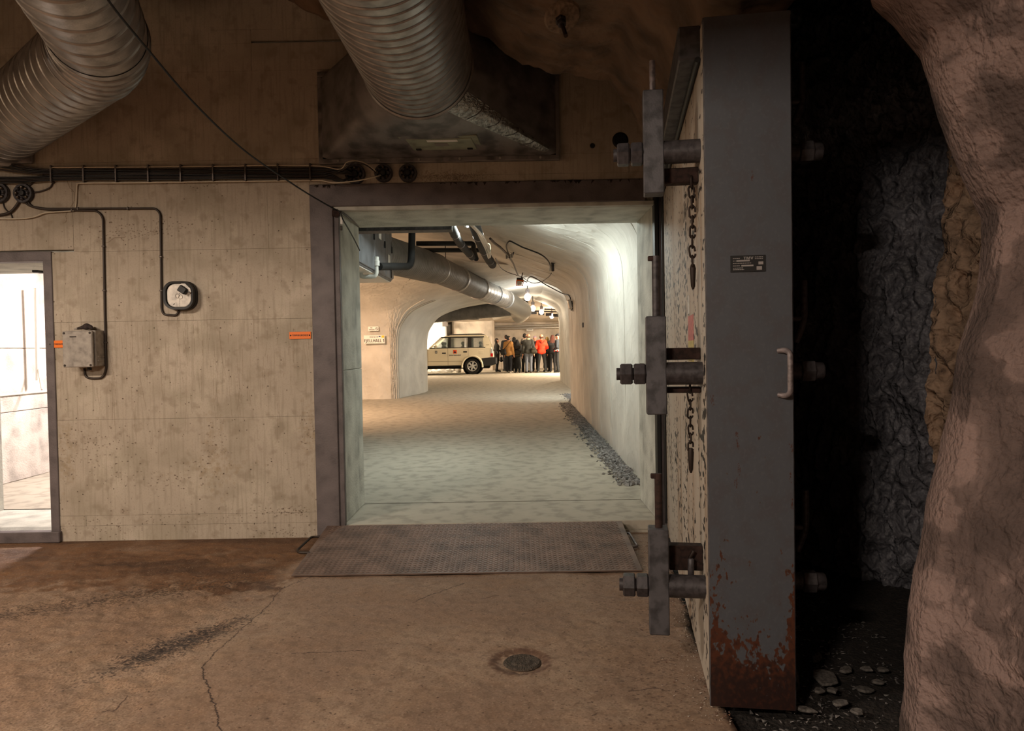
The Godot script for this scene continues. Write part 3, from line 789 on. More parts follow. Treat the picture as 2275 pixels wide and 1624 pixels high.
func build_rock():
	# near face of the right rock wall, from behind the camera to the lip of the door's recess, then turning into the recess
	var nq := noise(22.0, 4, 111); var n1 := noise(0.9, 5, 101); var n2 := noise(4.0, 5, 102); var nr := noise(7.0, 4, 103, FastNoiseLite.TYPE_SIMPLEX_SMOOTH, true)
	struct("wall_right", grid(230, 360, func(u, v):
		var y: float = -0.05 + 3.6 * v; var zl := -2.42
		var py: float = 775.0 - (y - 1.45) * FOCAL / -zl
		var xl: float = (lip_px(py) - 1143.0) * -zl / FOCAL + 0.05
		var over := maxf(0.0, y - 2.2)
		var p: Vector3
		if u < 0.75:
			var t: float = 1.0 - u / 0.75; var q := pow(t, 1.6)
			p = Vector3(xl + 0.10 * sin(minf(t * 3.0, 1.57)) - 0.35 * over * q * 3.0 + 0.3 * q, y, lerpf(zl, 2.5, q))
		else:
			var t: float = (u - 0.75) / 0.25; p = Vector3(xl + 0.9 * t * t + 0.02 * t, y, zl - 0.55 * sin(t * 1.57))
		var near_lip: float = lerpf(0.15, 1.0, smoothstep(0.0, 0.22, absf(u - 0.75)))
		var d: float = 0.10 * n1.get_noise_3dv(p) + 0.035 * n2.get_noise_3dv(p) + 0.009 * nr.get_noise_3dv(p * 1.5) + 0.008 * nq.get_noise_3dv(p)
		return p + Vector3(-0.8, 0.1, 0.4) * d * near_lip), M.rock_near, "reddish grey sprayed rock wall at the right edge of the entrance")
	# back of the recess: crumpled dark rock with a tan band
	var n3 := noise(1.6, 5, 104); var n4 := noise(6.0, 4, 105, FastNoiseLite.TYPE_SIMPLEX_SMOOTH, true); var n5 := noise(16.0, 3, 106)
	var back := func(u: float, v: float) -> Vector3:
		var y: float = -0.1 + 4.2 * v
		var plan := [Vector2(2.25, -2.75), Vector2(2.55, -3.1), Vector2(2.6, -3.5), Vector2(2.4, -3.95), Vector2(2.15, -4.35), Vector2(1.95, -4.7), Vector2(1.8, -5.05), Vector2(1.68, -5.6)]
		var p := along(plan, u); var q := Vector3(p.x + 0.06 * (y - 1.2) * (y - 1.2) - 0.12 * maxf(0.0, y - 2.3), y, p.y)
		var d: float = 0.16 * n3.get_noise_3d(q.x, q.y * 0.6, q.z) + 0.10 * n4.get_noise_3d(q.x, q.y * 0.45, q.z) + 0.025 * n5.get_noise_3dv(q)
		return q + Vector3(-0.75, 0, 0.6) * d
	var dk := grid(150, 330, func(u, v): return back.call(0.445 + 0.555 * u, v)); struct("wall_recess", dk, M.rock_dark, "crumpled dark rock in the recess behind the blast door")
	var tn := grid(70, 330, func(u, v): return back.call(0.46 * u, v) + Vector3(-0.01, 0, 0.01)); struct("wall_recess", tn, M.rock_tan, "tan rock band between the dark recess and the near rock")
	# ceiling: high over the left, hanging low to the right of the round duct, open again over the recess
	var n6 := noise(0.8, 4, 107); var n7 := noise(3.5, 5, 108); var n8 := noise(11.0, 3, 110)
	var edge := [Vector2(-6, 4.45), Vector2(-3.2, 4.3), Vector2(-2.6, 4.02), Vector2(-2.2, 4.12), Vector2(-1.75, 4.06), Vector2(-1.3, 3.88), Vector2(-0.9, 3.76), Vector2(-0.24, 3.58), Vector2(0.0, 3.42), Vector2(0.12, 3.36), Vector2(0.34, 3.28), Vector2(0.61, 3.25), Vector2(0.79, 3.08), Vector2(0.89, 2.92), Vector2(1.0, 2.85), Vector2(1.2, 2.85), Vector2(1.3, 3.4), Vector2(1.6, 3.9), Vector2(3.4, 4.0)]
	struct("ceiling", grid(230, 150, func(u, v):
		var x: float = -5.8 + 9.2 * u; var ye: float = edge[-1].y
		for i in edge.size() - 1:
			if x < edge[i + 1].x:
				ye = lerpf(edge[i].y, edge[i + 1].y, smoothstep(0.0, 1.0, clampf((x - edge[i].x) / (edge[i + 1].x - edge[i].x), 0, 1))); break
		var zc: float = lerpf(-5.25, -4.9, smoothstep(-1.2, -0.2, x)); var y: float; var z: float
		if v < 0.14:
			var t: float = 1.0 - v / 0.14; z = zc - 0.45 * t; y = ye + 0.95 * t * t
		else:
			var t: float = (v - 0.14) / 0.86; z = lerpf(zc, 4.1, t * t)
			y = ye + 0.22 * smoothstep(-0.05, -0.4, x) * smoothstep(0.0, 0.25, t) + 0.10 * t
			y = lerpf(y, minf(y, 2.78), smoothstep(1.0, 1.3, x) * smoothstep(-3.0, -2.4, z))
		var q := Vector3(x, y, z)
		return q + Vector3(0.2, 1.0, 0.5) * (0.05 * n6.get_noise_3dv(q) + 0.035 * n7.get_noise_3dv(q) + 0.012 * n8.get_noise_3dv(q))), M.ceiling, "sprayed rock ceiling hanging over the blast wall and door")
	var s := st(); span(s, Vector3(-5.9, 5.0, 4.3), Vector3(4.5, 5.3, -6.4)); span(s, Vector3(4.2, -0.2, 4.3), Vector3(4.5, 5.3, -6.4)); struct("ceiling_rock_above", s, M.ceiling, "rock mass above the entrance hall")

# ------------------------------------------------------------------ door frames
func build_frames():
	var t := Node3D.new(); t.name = "trim_1"; add_child(t); t.set_meta("kind", "structure")
	tag(t, "narrow grey steel frame around the bright side doorway", "door frame")
	var s := st(); span(s, Vector3(-3.66, 0.05, -5.70), Vector3(-3.592, 2.262, -5.588), 0.004); put("jamb", s, M.frame, t)
	s = st(); span(s, Vector3(-4.68, 0.05, -5.70), Vector3(-4.61, 2.262, -5.588), 0.004); put("jamb", s, M.frame, t)
	s = st(); span(s, Vector3(-4.68, 2.195, -5.70), Vector3(-3.592, 2.268, -5.587), 0.004); put("head", s, M.frame, t)
	s = st(); span(s, Vector3(-4.68, 0.0, -5.75), Vector3(-3.58, 0.085, -5.56), 0.006); put("sill", s, M.frame, t)
	var c := tag(put("door_closer_bracket", _bracket(seen_at(85, 600, 6.2)), M.cable), "small dark bracket under the head of the bright side doorway", "bracket")
	c.set_meta("kind", "thing")
	t = Node3D.new(); t.name = "trim_2"; add_child(t); t.set_meta("kind", "structure")
	tag(t, "wide purple grey steel frame around the main doorway", "door frame")
	s = st(); span(s, Vector3(-1.575, 0.0, -5.66), Vector3(-1.395, 2.745, -5.585), 0.005); put("jamb", s, M.frame, t)
	s = st(); span(s, Vector3(-1.575, 2.575, -5.66), Vector3(1.02, 2.745, -5.584), 0.005); put("head", s, M.frame, t)
	s = st(); span(s, Vector3(-1.40, 2.545, -5.645), Vector3(1.10, 2.58, -5.60), 0.003); put("rebate", s, M.concrete_pale, t)
	s = st(); span(s, Vector3(-1.40, 0.085, -5.645), Vector3(-1.355, 2.56, -5.60), 0.003); put("rebate", s, M.frame, t)
	s = st(); span(s, Vector3(1.085, 0.03, -5.66), Vector3(1.115, 2.72, -5.57), 0.003); put("hinge_strip", s, M.black, t)
	s = st(); span(s, Vector3(1.12, 0.03, -5.66), Vector3(1.30, 2.78, -5.595), 0.003); put("jamb", s, M.frame, t)
	for py in [585, 827, 1067]:
		s = st(); var p := seen_at(758 + (py - 585) * 0.02, py, 5.66); box(s, Vector3(-1.386, p.y, -5.70), Vector3(0.02, 0.25, 0.075), 0.003); put("latch_slot", s, M.black, t)
	# reveal of the thick wall: pale slabs with a joint
	for q in [[0.09, 1.3], [1.304, 2.555]]:
		s = st(); span(s, Vector3(-1.39, q[0], -5.72), Vector3(-1.372, q[1], -6.395), 0.003); put("reveal", s, M.concrete_pale, t)
		s = st(); span(s, Vector3(1.10, q[0], -5.68), Vector3(1.088, q[1], -6.395), 0.003); put("reveal", s, M.concrete_pale, t)
	s = st(); span(s, Vector3(-1.37, 2.56, -5.66), Vector3(1.088, 2.545, -6.395), 0.003); put("reveal", s, M.concrete_pale, t)
	# curled flakes of old paint along the upper edge
	s = st()
	for k in 46:
		var px := rng.randf_range(965, 1425) if k > 8 else rng.randf_range(700, 745)
		var p := seen_at(px, 412, 5.585); var w := rng.randf_range(0.01, 0.035)
		var a := Vector3(p.x, 2.742, -5.583); var b := a + Vector3(w, rng.randf_range(-0.004, 0.004), 0); var d := a + Vector3(rng.randf_range(-0.5, 1.3) * w, -rng.randf_range(0.01, 0.035), rng.randf_range(0.004, 0.016))
		tri(s, a, b, d)
	var fl := put("paint_flakes", s, M.cable_brown, t); fl.set_meta("kind", "stuff")

func _bracket(p: Vector3) -> SurfaceTool:
	var s := st(); box(s, p, Vector3(0.05, 0.05, 0.1), 0.006); box(s, p + Vector3(-0.03, 0.02, 0), Vector3(0.04, 0.02, 0.16), 0.004); return s

# ------------------------------------------------------------------ ducts
func spiral_duct(s: SurfaceTool, path: Array, r: float, step: float, ridge := 0.006, n := 56):
	# thin folded seams stand proud of the sheet at even steps along the path
	var pts := []; var rad := []; var total := 0.0
	for i in path.size() - 1: total += path[i].distance_to(path[i + 1])
	var cuts := []; var d := 0.0
	while d < total:
		cuts.append_array([[d, r], [d + step * 0.1, r], [d + step * 0.78, r], [d + step * 0.84, r + ridge * 0.15], [d + step * 0.88, r + ridge], [d + step * 0.93, r + ridge], [d + step * 0.955, r - ridge], [d + step * 0.985, r - ridge]]); d += step
	cuts.append([total, r])
	var seg := 0; var at := 0.0
	for c in cuts:
		var q: float = minf(c[0], total)
		while seg < path.size() - 2 and at + path[seg].distance_to(path[seg + 1]) < q:
			at += path[seg].distance_to(path[seg + 1]); seg += 1
		var p: Vector3 = path[seg].lerp(path[seg + 1], clampf((q - at) / path[seg].distance_to(path[seg + 1]), 0, 1))
		if pts.size() and pts[-1].distance_to(p) < 1e-5: continue
		pts.append(p); rad.append(c[1])
	sweep(s, pts, rad, n, false)

func build_foreground_ducts():
	# large round duct overhead and the hood that spreads it over the wall above the doorway
	var t := thing("round_duct", "large round spiral-seamed metal duct running overhead into the hood above the doorway", "duct", Vector3(-0.618, 3.35, -4.8))
	var s := st(); var r := 0.36
	spiral_duct(s, [Vector3(0, 0, 0.0), Vector3(0, 0, 4.9)], r, 0.085, 0.005, 72); put("pipe", s, M.duct, t)
	s = st(); lathe(s, [Vector2(r + 0.012, -0.035), Vector2(r + 0.014, 0.0), Vector2(r + 0.004, 0.012)], Vector3.ZERO, Vector3(0, 0, 1), 60); put("end_collar", s, M.duct, t)
	t = thing("duct_hood", "wide sheet metal hood above the doorway with a hatch underneath", "duct hood", Vector3(-0.56, 2.92, WALL_Z))
	var o := t.position; var x0 := -1.455 - o.x; var x1 := 0.335 - o.x; var y0 := 2.93 - o.y; var y1 := 3.56 - o.y
	var n := 64; var rect := []; var circ := []
	for k in n:
		var a := TAU * (k + 0.5) / n; var d := Vector2(cos(a), sin(a)); var c := Vector2((x0 + x1) * 0.5, (y0 + y1) * 0.5)
		var hw := (x1 - x0) * 0.5; var hh := (y1 - y0) * 0.5
		var f := Vector2(d.x, d.y)
		# walk the rectangle so that its corners meet the diagonals of the circle
		var sx := clampf(d.x * 1.42, -1, 1) * hw; var sy := clampf(d.y * 1.42, -1, 1) * hh
		rect.append(Vector3(c.x + sx, c.y + sy, 0.05)); circ.append(Vector3(-0.618 - o.x + f.x * r, 3.35 - o.y + f.y * r, 0.8))
	s = st()
	for j in 12:
		for k in n:
			var k2 := (k + 1) % n; s.set_smooth_group(1)
			quad(s, rect[k].lerp(circ[k], j / 12.0), rect[k2].lerp(circ[k2], j / 12.0), rect[k2].lerp(circ[k2], (j + 1) / 12.0), rect[k].lerp(circ[k], (j + 1) / 12.0))
	put("sheet", s, M.hood, t)
	s = st()
	for q in [[x0 - 0.03, x1 + 0.03, y0 - 0.035, y0 + 0.002], [x0 - 0.03, x1 + 0.03, y1 - 0.002, y1 + 0.035], [x0 - 0.03, x0 + 0.004, y0, y1], [x1 - 0.004, x1 + 0.03, y0, y1]]:
		span(s, Vector3(q[0], q[2], 0.005), Vector3(q[1], q[3], 0.05), 0.004)
	put("flange", s, M.hood, t)
	for k in 6:
		s = st(); pin(s, Vector3(x0 + 0.12 + k * 0.31, y0 - 0.017, 0.045), Vector3(x0 + 0.12 + k * 0.31, y0 - 0.017, 0.062), 0.009, 0.002, 8); put("rivet", s, M.pipe_steel, t)
	# silver tape on the lower right fold: crinkled patches side by side
	var fw := noise(18.0, 3, 131)
	var fold := func(e: float, w: float) -> Vector3:   # along the fold (e) and across it (w)
		var kk := 55.5 + w * (0.7 + 2.0 * e); var k0 := int(kk) % n; var k1 := (k0 + 1) % n; var fr := kk - int(kk)
		var a: Vector3 = rect[k0].lerp(rect[k1], fr); var b: Vector3 = circ[k0].lerp(circ[k1], fr)
		return a.lerp(b, 0.06 + 0.92 * e)
	for q in [[0.0, 0.2], [0.2, 0.4], [0.4, 0.6], [0.6, 0.8], [0.8, 1.0]]:
		var g := grid(24, 16, func(u, v):
			var p: Vector3 = fold.call(lerpf(q[0] + 0.01, q[1], u), v * 2.0 - 1.0)
			return p + Vector3(0.2, -0.7, 0.6) * (0.006 + 0.004 * fw.get_noise_3dv(p)))
		put("foil_tape", g, M.foil, t)
	# hatch in the underside, lying on the sloping sheet
	var a := fold_point(rect, circ, 48, 0.10); var b := fold_point(rect, circ, 48, 0.70)
	var ux := Vector3.RIGHT; var uy := (b - a).normalized(); var hb := Basis(ux, uy, ux.cross(uy))
	var hc := a.lerp(b, 0.42) + hb.z * -0.012 + Vector3(0.02, 0, 0)
	if hb.z.y > 0: hb = Basis(-ux, uy, (-ux).cross(uy)); hc = a.lerp(b, 0.42) + hb.z * 0.012 + Vector3(0.02, 0, 0)
	s = st(); box(s, hc, Vector3(0.56, 0.27, 0.012), 0.003, hb); var hatch := put("hatch", s, M.hatch, t)
	s = st(); box(s, hc + hb.z * 0.008 + hb.y * -0.005, Vector3(0.47, 0.215, 0.012), 0.003, hb); put("hatch_cover", s, M.hatch, hatch)
	s = st(); box(s, hc + hb.z * 0.0155, Vector3(0.095, 0.05, 0.003), 0.001, hb); put("maker_label", s, M.plate_mark, hatch)
	s = st(); box(s, hc + hb.z * 0.0155 + hb.y * 0.075 + hb.x * 0.02, Vector3(0.22, 0.035, 0.003), 0.001, hb); put("sticker", s, M.sign_white, hatch)
	for sx in [-1, 1]:
		s = st(); box(s, hc + hb.z * 0.018 + hb.x * 0.19 * sx - hb.y * 0.085, Vector3(0.04, 0.02, 0.012), 0.003, hb); put("hatch_catch", s, M.black, hatch)
	# the smaller duct at the left
	t = thing("elbow_duct", "bent spiral metal duct coming off the wall in the upper left corner", "duct", Vector3(-3.95, 3.19, -5.55))
	o = t.position; r = 0.255
	var A := Vector3(0, 0, 0); var B := seen_at(232, 104, 4.2) - o; var C := seen_at(150, -60, 3.35) - o; C = B + (C - B) * 3.2
	var dir := (B - A).normalized(); var d2 := (C - B).normalized()
	s = st(); spiral_duct(s, [A, B - dir * 0.25], r, 0.105, 0.004, 60); put("pipe", s, M.duct, t)
	s = st(); spiral_duct(s, [B + d2 * 0.25, C], r, 0.16, 0.005, 60); put("pipe", s, M.duct, t)
	var el := []
	for k in 13:
		var q := k / 12.0; el.append((B - dir * 0.26).lerp(B, q).lerp(B.lerp(B + d2 * 0.26, q), q))
	s = st(); spiral_duct(s, el, r + 0.004, 0.088, 0.007, 60); put("elbow", s, M.duct, t)
	s = st(); lathe(s, [Vector2(r, 0.06), Vector2(r + 0.02, 0.05), Vector2(r + 0.02, -0.02), Vector2(r - 0.05, -0.03)], A, dir, 48); put("collar", s, M.duct, t)
	s = st(); span(s, Vector3(-0.33, -0.245, -0.045), Vector3(0.25, 0.33, -0.01), 0.01); put("wall_flange", s, M.hood, t)

func fold_point(rect: Array, circ: Array, k: int, e: float) -> Vector3:
	return rect[k].lerp(circ[k], e)

# ------------------------------------------------------------------ things on the wall
func on_wall(px: float, py: float, off := 0.0) -> Vector3:
	return seen_at(px, py, -WALL_Z - off)

func build_wall_things():
	# bundle of cables under wire clips
	var s: SurfaceTool
	for k in 8:
		var y := 377.0 + k * 3.3; var pts := []
		var lead := [[-30, 348 + k * 8], [30, 366 + k * 5], [75, 374 + k * 3.6]] if k < 4 else [[-30, 378 + k * 4], [40, 380 + k * 3.6], [80, 380 + k * 3.2]]
		for q in lead: pts.append(on_wall(q[0], q[1], 0.035 + 0.004 * (k % 2)))
		for x in range(120, 721, 75): pts.append(on_wall(x, y - (x - 120) * 0.008 + 0.5 * sin(x * 0.02 + k), 0.024 + 0.003 * (k % 2)))
		if k < 4: pts.append_array([on_wall(745, 373 + k * 4, 0.04), on_wall(770, 378 + k * 3, 0.08), on_wall(788, 390, 0.03), on_wall(789, 391, -0.05)])
		else: pts.append_array([on_wall(745, 380 + k * 3, 0.05), on_wall(762, 396 + k, 0.09), on_wall(782, 392, 0.05), on_wall(788, 388, -0.05)])
		s = st(); sweep(s, curve(pts, 0.05), [0.0062], 8)
		tag(put("wall_cable", s, M.cable if k % 3 else M.cable_brown), "dark cable in the clipped bundle along the wall, %s from the top" % ["uppermost, first", "second", "third", "fourth", "fifth", "sixth", "seventh", "lowest, eighth"][k], "cable", "dark cables in the clipped bundle along the wall")
	var clip: Node3D
	for k in 9:
		var px := 120.0 + k * 71.5; var p := on_wall(px, 389 - (px - 120) * 0.008)
		if k == 0:
			clip = thing("cable_clip", "wire cable clip over the dark cable bundle, first from the left", "clip", p, "clips along the cable bundle")
			s = st(); span(s, Vector3(-0.006, -0.062, 0.040), Vector3(0.006, 0.062, 0.044), 0.001); put("strap", s, M.clip, clip)
			s = st(); span(s, Vector3(-0.005, 0.05, 0.0), Vector3(0.005, 0.066, 0.043), 0.001); put("foot", s, M.clip, clip)
			s = st(); span(s, Vector3(-0.005, -0.066, 0.0), Vector3(0.005, -0.052, 0.043), 0.001); put("foot", s, M.clip, clip)
		else: dup(clip, p, "wire cable clip over the dark cable bundle, %s from the left" % ["", "second", "third", "fourth", "fifth", "sixth", "seventh", "eighth", "last, ninth"][k])
	s = st(); var wp := []
	for q in [[-20, 486, 0.02], [40, 486, 0.02], [75, 482, 0.02], [100, 473, 0.02], [140, 470, 0.02], [163, 468, 0.015], [168, 462, 0.01], [170, 440, 0.01], [171, 418, 0.01], [172, 410, 0.014], [182, 407, 0.022], [300, 406, 0.026], [450, 404, 0.026], [600, 402, 0.026], [690, 401, 0.026], [715, 401, 0.05], [740, 406, 0.08], [790, 402, 0.1], [832, 393, 0.1], [846, 389, 0.03]]: wp.append(on_wall(q[0], q[1], q[2]))
	sweep(s, curve(wp, 0.03), [0.0052], 8); tag(put("white_cable", s, M.cable_white), "long white cable under the dark bundle, dropping at the left to the conduits", "cable")
	s = st(); wp = []
	for q in [[110, 372, 0.03], [300, 371, 0.03], [500, 369, 0.03], [620, 367, 0.03], [710, 369, 0.03], [750, 376, 0.09], [762, 372, 0.12], [768, 362, 0.13], [783, 357, 0.13], [806, 360, 0.12], [826, 372, 0.09], [838, 384, 0.02]]: wp.append(on_wall(q[0], q[1], q[2]))
	sweep(s, curve(wp, 0.03), [0.0042], 8); tag(put("white_cable", s, M.cable_white), "pale cable along the top of the dark bundle, arching over the glands", "cable")
	s = st(); wp = []
	for q in [[740, 385, 0.06], [760, 378, 0.10], [775, 366, 0.14], [790, 360, 0.14], [815, 368, 0.12], [838, 386, 0.02]]: wp.append(on_wall(q[0], q[1], q[2]))
	sweep(s, curve(wp, 0.03), [0.0045], 8); tag(put("loop_cable", s, M.cable_brown), "brown cable looping into the first gland beside the cable knot", "cable")
	# round glands with a ring of caps
	var g: Node3D
	for q in [["round cable gland holding the knot of dark cables", 790, 388, 0.078], ["round wall gland with two pale cables pushed in", 853, 386, 0.07], ["round wall gland without cables, right of the others above the doorway", 907, 386, 0.07], ["round gland with brass caps beside the far left edge, over the conduits", 56, 431, 0.075], ["round gland half cut off at the left edge under the cables", 2, 430, 0.078]]:
		g = thing("wall_gland", q[0], "cable gland", on_wall(q[1], q[2])); var r: float = q[3]
		s = st(); lathe(s, [Vector2(0.0, 0.03), Vector2(r * 0.62, 0.03), Vector2(r * 0.70, 0.022), Vector2(r * 0.74, 0.036), Vector2(r * 0.96, 0.036), Vector2(r, 0.028), Vector2(r, -0.01)], Vector3.ZERO, Vector3(0, 0, 1), 32); put("ring", s, M.nut, g)
		s = st(); lathe(s, [Vector2(0.0, 0.052), Vector2(r * 0.26, 0.05), Vector2(r * 0.34, 0.04), Vector2(r * 0.36, 0.02)], Vector3.ZERO, Vector3(0, 0, 1), 20); put("hub", s, M.black, g)
		for k in 8:
			var a := TAU * k / 8.0; var c := Vector3(cos(a), sin(a), 0) * r * 0.60
			s = st(); lathe(s, [Vector2(0.0, 0.055), Vector2(r * 0.10, 0.053), Vector2(r * 0.17, 0.044), Vector2(r * 0.19, 0.02)], c, Vector3(0, 0, 1), 12); put("cap", s, M.brass if k % 3 else M.nut, g)
	# black conduit cables to the box and to the lamp base
	var runs := [["conduit_cable", [[56, 440], [70, 460], [105, 466], [216, 468], [229, 482], [233, 700], [236, 822], [228, 840], [204, 841], [190, 838], [187, 818]], 0.0085, "thick dark cable running down past the meter box and looping up into it"],
		["conduit_cable", [[54, 448], [66, 458], [100, 464], [346, 463], [356, 474], [357, 520], [359, 688], [364, 699], [392, 701], [398, 690]], 0.0085, "dark cable running along the wall and down to the round lamp base"],
		["thin_cable", [[110, 384], [117, 400], [113, 415], [95, 424], [74, 428]], 0.006, "short dark cable curving from the bundle down to the gland at the left"],
		["thin_cable", [[98, 388], [88, 395], [70, 408], [54, 422]], 0.006, "short brown cable slanting from the bundle to the gland at the left"],
		["thin_cable", [[45, 442], [36, 458], [18, 474], [-20, 480]], 0.011, "thick dark cable hanging in a curve at the left edge"],
		["thin_cable", [[6, 445], [10, 462], [24, 476], [27, 484]], 0.005, "thin dark cable hanging under the half-seen gland at the left edge"]]
	for r in runs:
		var pts := []
		for q in r[1]: pts.append(on_wall(q[0], q[1], r[2] + 0.004))
		s = st(); sweep(s, curve(pts, 0.03, 0.045) if r[0] == "conduit_cable" else curve(pts, 0.02), [r[2]], 10)
		var o := put(r[0], s, M.conduit); tag(o, r[3], "cable")
		if r[0] == "conduit_cable":
			for i in range(2, r[1].size() - 1):
				var q0 := Vector2(r[1][i][0], r[1][i][1]); var q1 := Vector2(r[1][i + 1][0], r[1][i + 1][1])
				if q0.distance_to(q1) < 60.0: continue
				for f in ([0.5] if q0.distance_to(q1) < 160.0 else [0.3, 0.75]):
					var q := q0.lerp(q1, f); var flat: bool = absf(q1.x - q0.x) > absf(q1.y - q0.y)
					s = st(); box(s, on_wall(q.x, q.y, 0.012), Vector3(0.012, 0.024, 0.026) if flat else Vector3(0.024, 0.012, 0.026), 0.003); put("saddle", s, M.clip, o)
	# round-cornered lamp base without its cover
	var c := seen_at(396, 656, 5.52); c.z = WALL_Z; var t := thing("wall_lamp", "round-cornered black wall lamp base with an open white plate and no cover", "lamp base", c)
	s = st(); prism(s, rounded_rect(0.238, 0.222, 0.082), 0.0, 0.05, Transform3D(), 0.008); put("frame", s, M.black, t)
	s = st(); var outer := rounded_rect(0.232, 0.216, 0.080, 8); var inn := rounded_rect(0.196, 0.186, 0.066, 8)
	for k in outer.size():
		var j := (k + 1) % outer.size()
		quad(s, Vector3(outer[k].x, outer[k].y, 0.048), Vector3(outer[j].x, outer[j].y, 0.048), Vector3(outer[j].x, outer[j].y, 0.085), Vector3(outer[k].x, outer[k].y, 0.085))
		quad(s, Vector3(outer[k].x, outer[k].y, 0.085), Vector3(outer[j].x, outer[j].y, 0.085), Vector3(inn[j].x, inn[j].y, 0.082), Vector3(inn[k].x, inn[k].y, 0.082))
		quad(s, Vector3(inn[k].x, inn[k].y, 0.082), Vector3(inn[j].x, inn[j].y, 0.082), Vector3(inn[j].x, inn[j].y, 0.05), Vector3(inn[k].x, inn[k].y, 0.05))
	put("rim", s, M.black, t)
	s = st(); prism(s, rounded_rect(0.188, 0.180, 0.062), 0.051, 0.068, Transform3D(), 0.005); var plate := put("plate", s, M.lamp_plate, t)
	s = st(); box(s, Vector3(0.045, 0.04, 0.095), Vector3(0.06, 0.05, 0.05), 0.004, Basis(Vector3(0, 0, 1), -0.6)); put("lamp_holder", s, M.black, t)
	s = st(); prism(s, PackedVector2Array([Vector2(0.03, 0.09), Vector2(0.06, 0.088), Vector2(0.098, 0.05), Vector2(0.105, 0.02), Vector2(0.085, 0.01), Vector2(0.08, 0.04), Vector2(0.055, 0.066), Vector2(0.03, 0.07)]), 0.084, 0.092, Transform3D(), 0.001); put("cover_shard", s, M.lamp_plate, t)
	s = st(); box(s, Vector3(0.085, 0.022, 0.1), Vector3(0.03, 0.006, 0.006), 0.001); put("lever", s, M.black, t)
	for q in [Vector2(-0.012, -0.004), Vector2(0.012, -0.012)]:
		s = st(); lathe(s, [Vector2(0.014, 0.068), Vector2(0.016, 0.071), Vector2(0.018, 0.068)], Vector3(q.x, q.y, 0), Vector3(0, 0, 1), 20); put("ring_mark", s, M.grey_plastic, plate)
	for k in 9:
		s = st(); box(s, Vector3(0.004, 0.06 - 0.015 * k - (0.02 if k > 4 else 0.0), 0.069), Vector3(0.003, 0.005, 0.003), 0.0); put("screw_hole", s, M.ink, plate)
	s = st(); box(s, Vector3(-0.04, -0.066, 0.069), Vector3(0.012, 0.005, 0.004), 0.0, Basis(Vector3(0, 0, 1), 0.8)); put("screw_hole", s, M.ink, plate)
	# meter box with a glove lying on it
	c = seen_at(173, 775, 5.435); c.z = WALL_Z; t = thing("meter_box", "grey plastic junction box with corner screws hanging beside the side doorway", "junction box", c)
	s = st(); span(s, Vector3(-0.105, -0.135, 0.0), Vector3(0.115, 0.14, 0.13), 0.006); put("body", s, M.grey_plastic, t)
	s = st(); span(s, Vector3(-0.118, -0.14, 0.136), Vector3(0.108, 0.135, 0.165), 0.006); var lid := put("lid", s, M.grey_plastic, t)
	s = st(); span(s, Vector3(-0.11, -0.135, 0.128), Vector3(0.10, 0.13, 0.138), 0.0); put("seal", s, M.black, t)
	for q in [Vector2(-0.103, 0.12), Vector2(0.093, 0.12), Vector2(-0.103, -0.125), Vector2(0.093, -0.125)]:
		s = st(); pin(s, Vector3(q.x, q.y, 0.15), Vector3(q.x, q.y, 0.168), 0.009, 0.002, 14); put("screw", s, M.cable_brown, lid)
	s = st(); box(s, Vector3(-0.035, 0.092, 0.166), Vector3(0.05, 0.009, 0.003), 0.001); put("slot", s, M.cable_brown, lid)
	s = st(); rod(s, Vector3(0.02, -0.13, 0.06), Vector3(0.02, -0.165, 0.06), 0.016, 14); put("cable_entry", s, M.cable, t)
	for y in [-0.06, -0.09]:
		s = st(); span(s, Vector3(0.115, y - 0.004, 0.03), Vector3(0.122, y + 0.004, 0.11), 0.001); put("rib", s, M.grey_plastic, t)
	s = st(); flesh(s, [[Vector3(-0.06, 0.01, 0), Vector3(0.02, 0.026, 0), 0.008, 0.020], [Vector3(0.02, 0.026, 0), Vector3(0.055, 0.022, 0.01), 0.024, 0.014], [Vector3(0.05, 0.02, 0.01), Vector3(0.07, 0.008, 0.015), 0.012, 0.007], [Vector3(-0.03, 0.012, 0.03), Vector3(0.03, 0.02, 0.02), 0.007, 0.016]], 0.005, 0.015)
	var gl := put("work_glove", s, M.glove); gl.position = c + Vector3(0.0, 0.145, 0.075)
	tag(gl, "crumpled dark work glove lying on top of the grey junction box", "glove")
	s = st(); flesh(s, [[Vector3(-0.078, 0.008, 0), Vector3(-0.055, 0.01, 0.004), 0.005, 0.0075]], 0.003, 0.01); put("fingertip", s, M.grey_plastic, gl)
	# two orange signs
	for q in [["orange sign with black capitals on the wall beside the main doorway", 667, 745], ["orange sign with black capitals partly hidden by the junction box", 133, 764.5]]:
		c = on_wall(q[1], q[2], 0.005); t = thing("orange_sign", q[0], "sign", c); t.rotation.z = 0.0
		s = st(); box(s, Vector3(0, 0, 0.002), Vector3(0.168, 0.056, 0.004), 0.001); put("plate", s, M.orange_sign, t)
		text("TRYKKGRENSE", 0.0125, M.ink, t, Transform3D(Basis(), Vector3(0.001, 0, 0.0045)), 1.05)
		for sx in [-1, 1]:
			s = st(); pin(s, Vector3(0.073 * sx, 0, 0.002), Vector3(0.073 * sx, 0, 0.008), 0.0055, 0.001, 12); put("screw", s, M.ink, t)
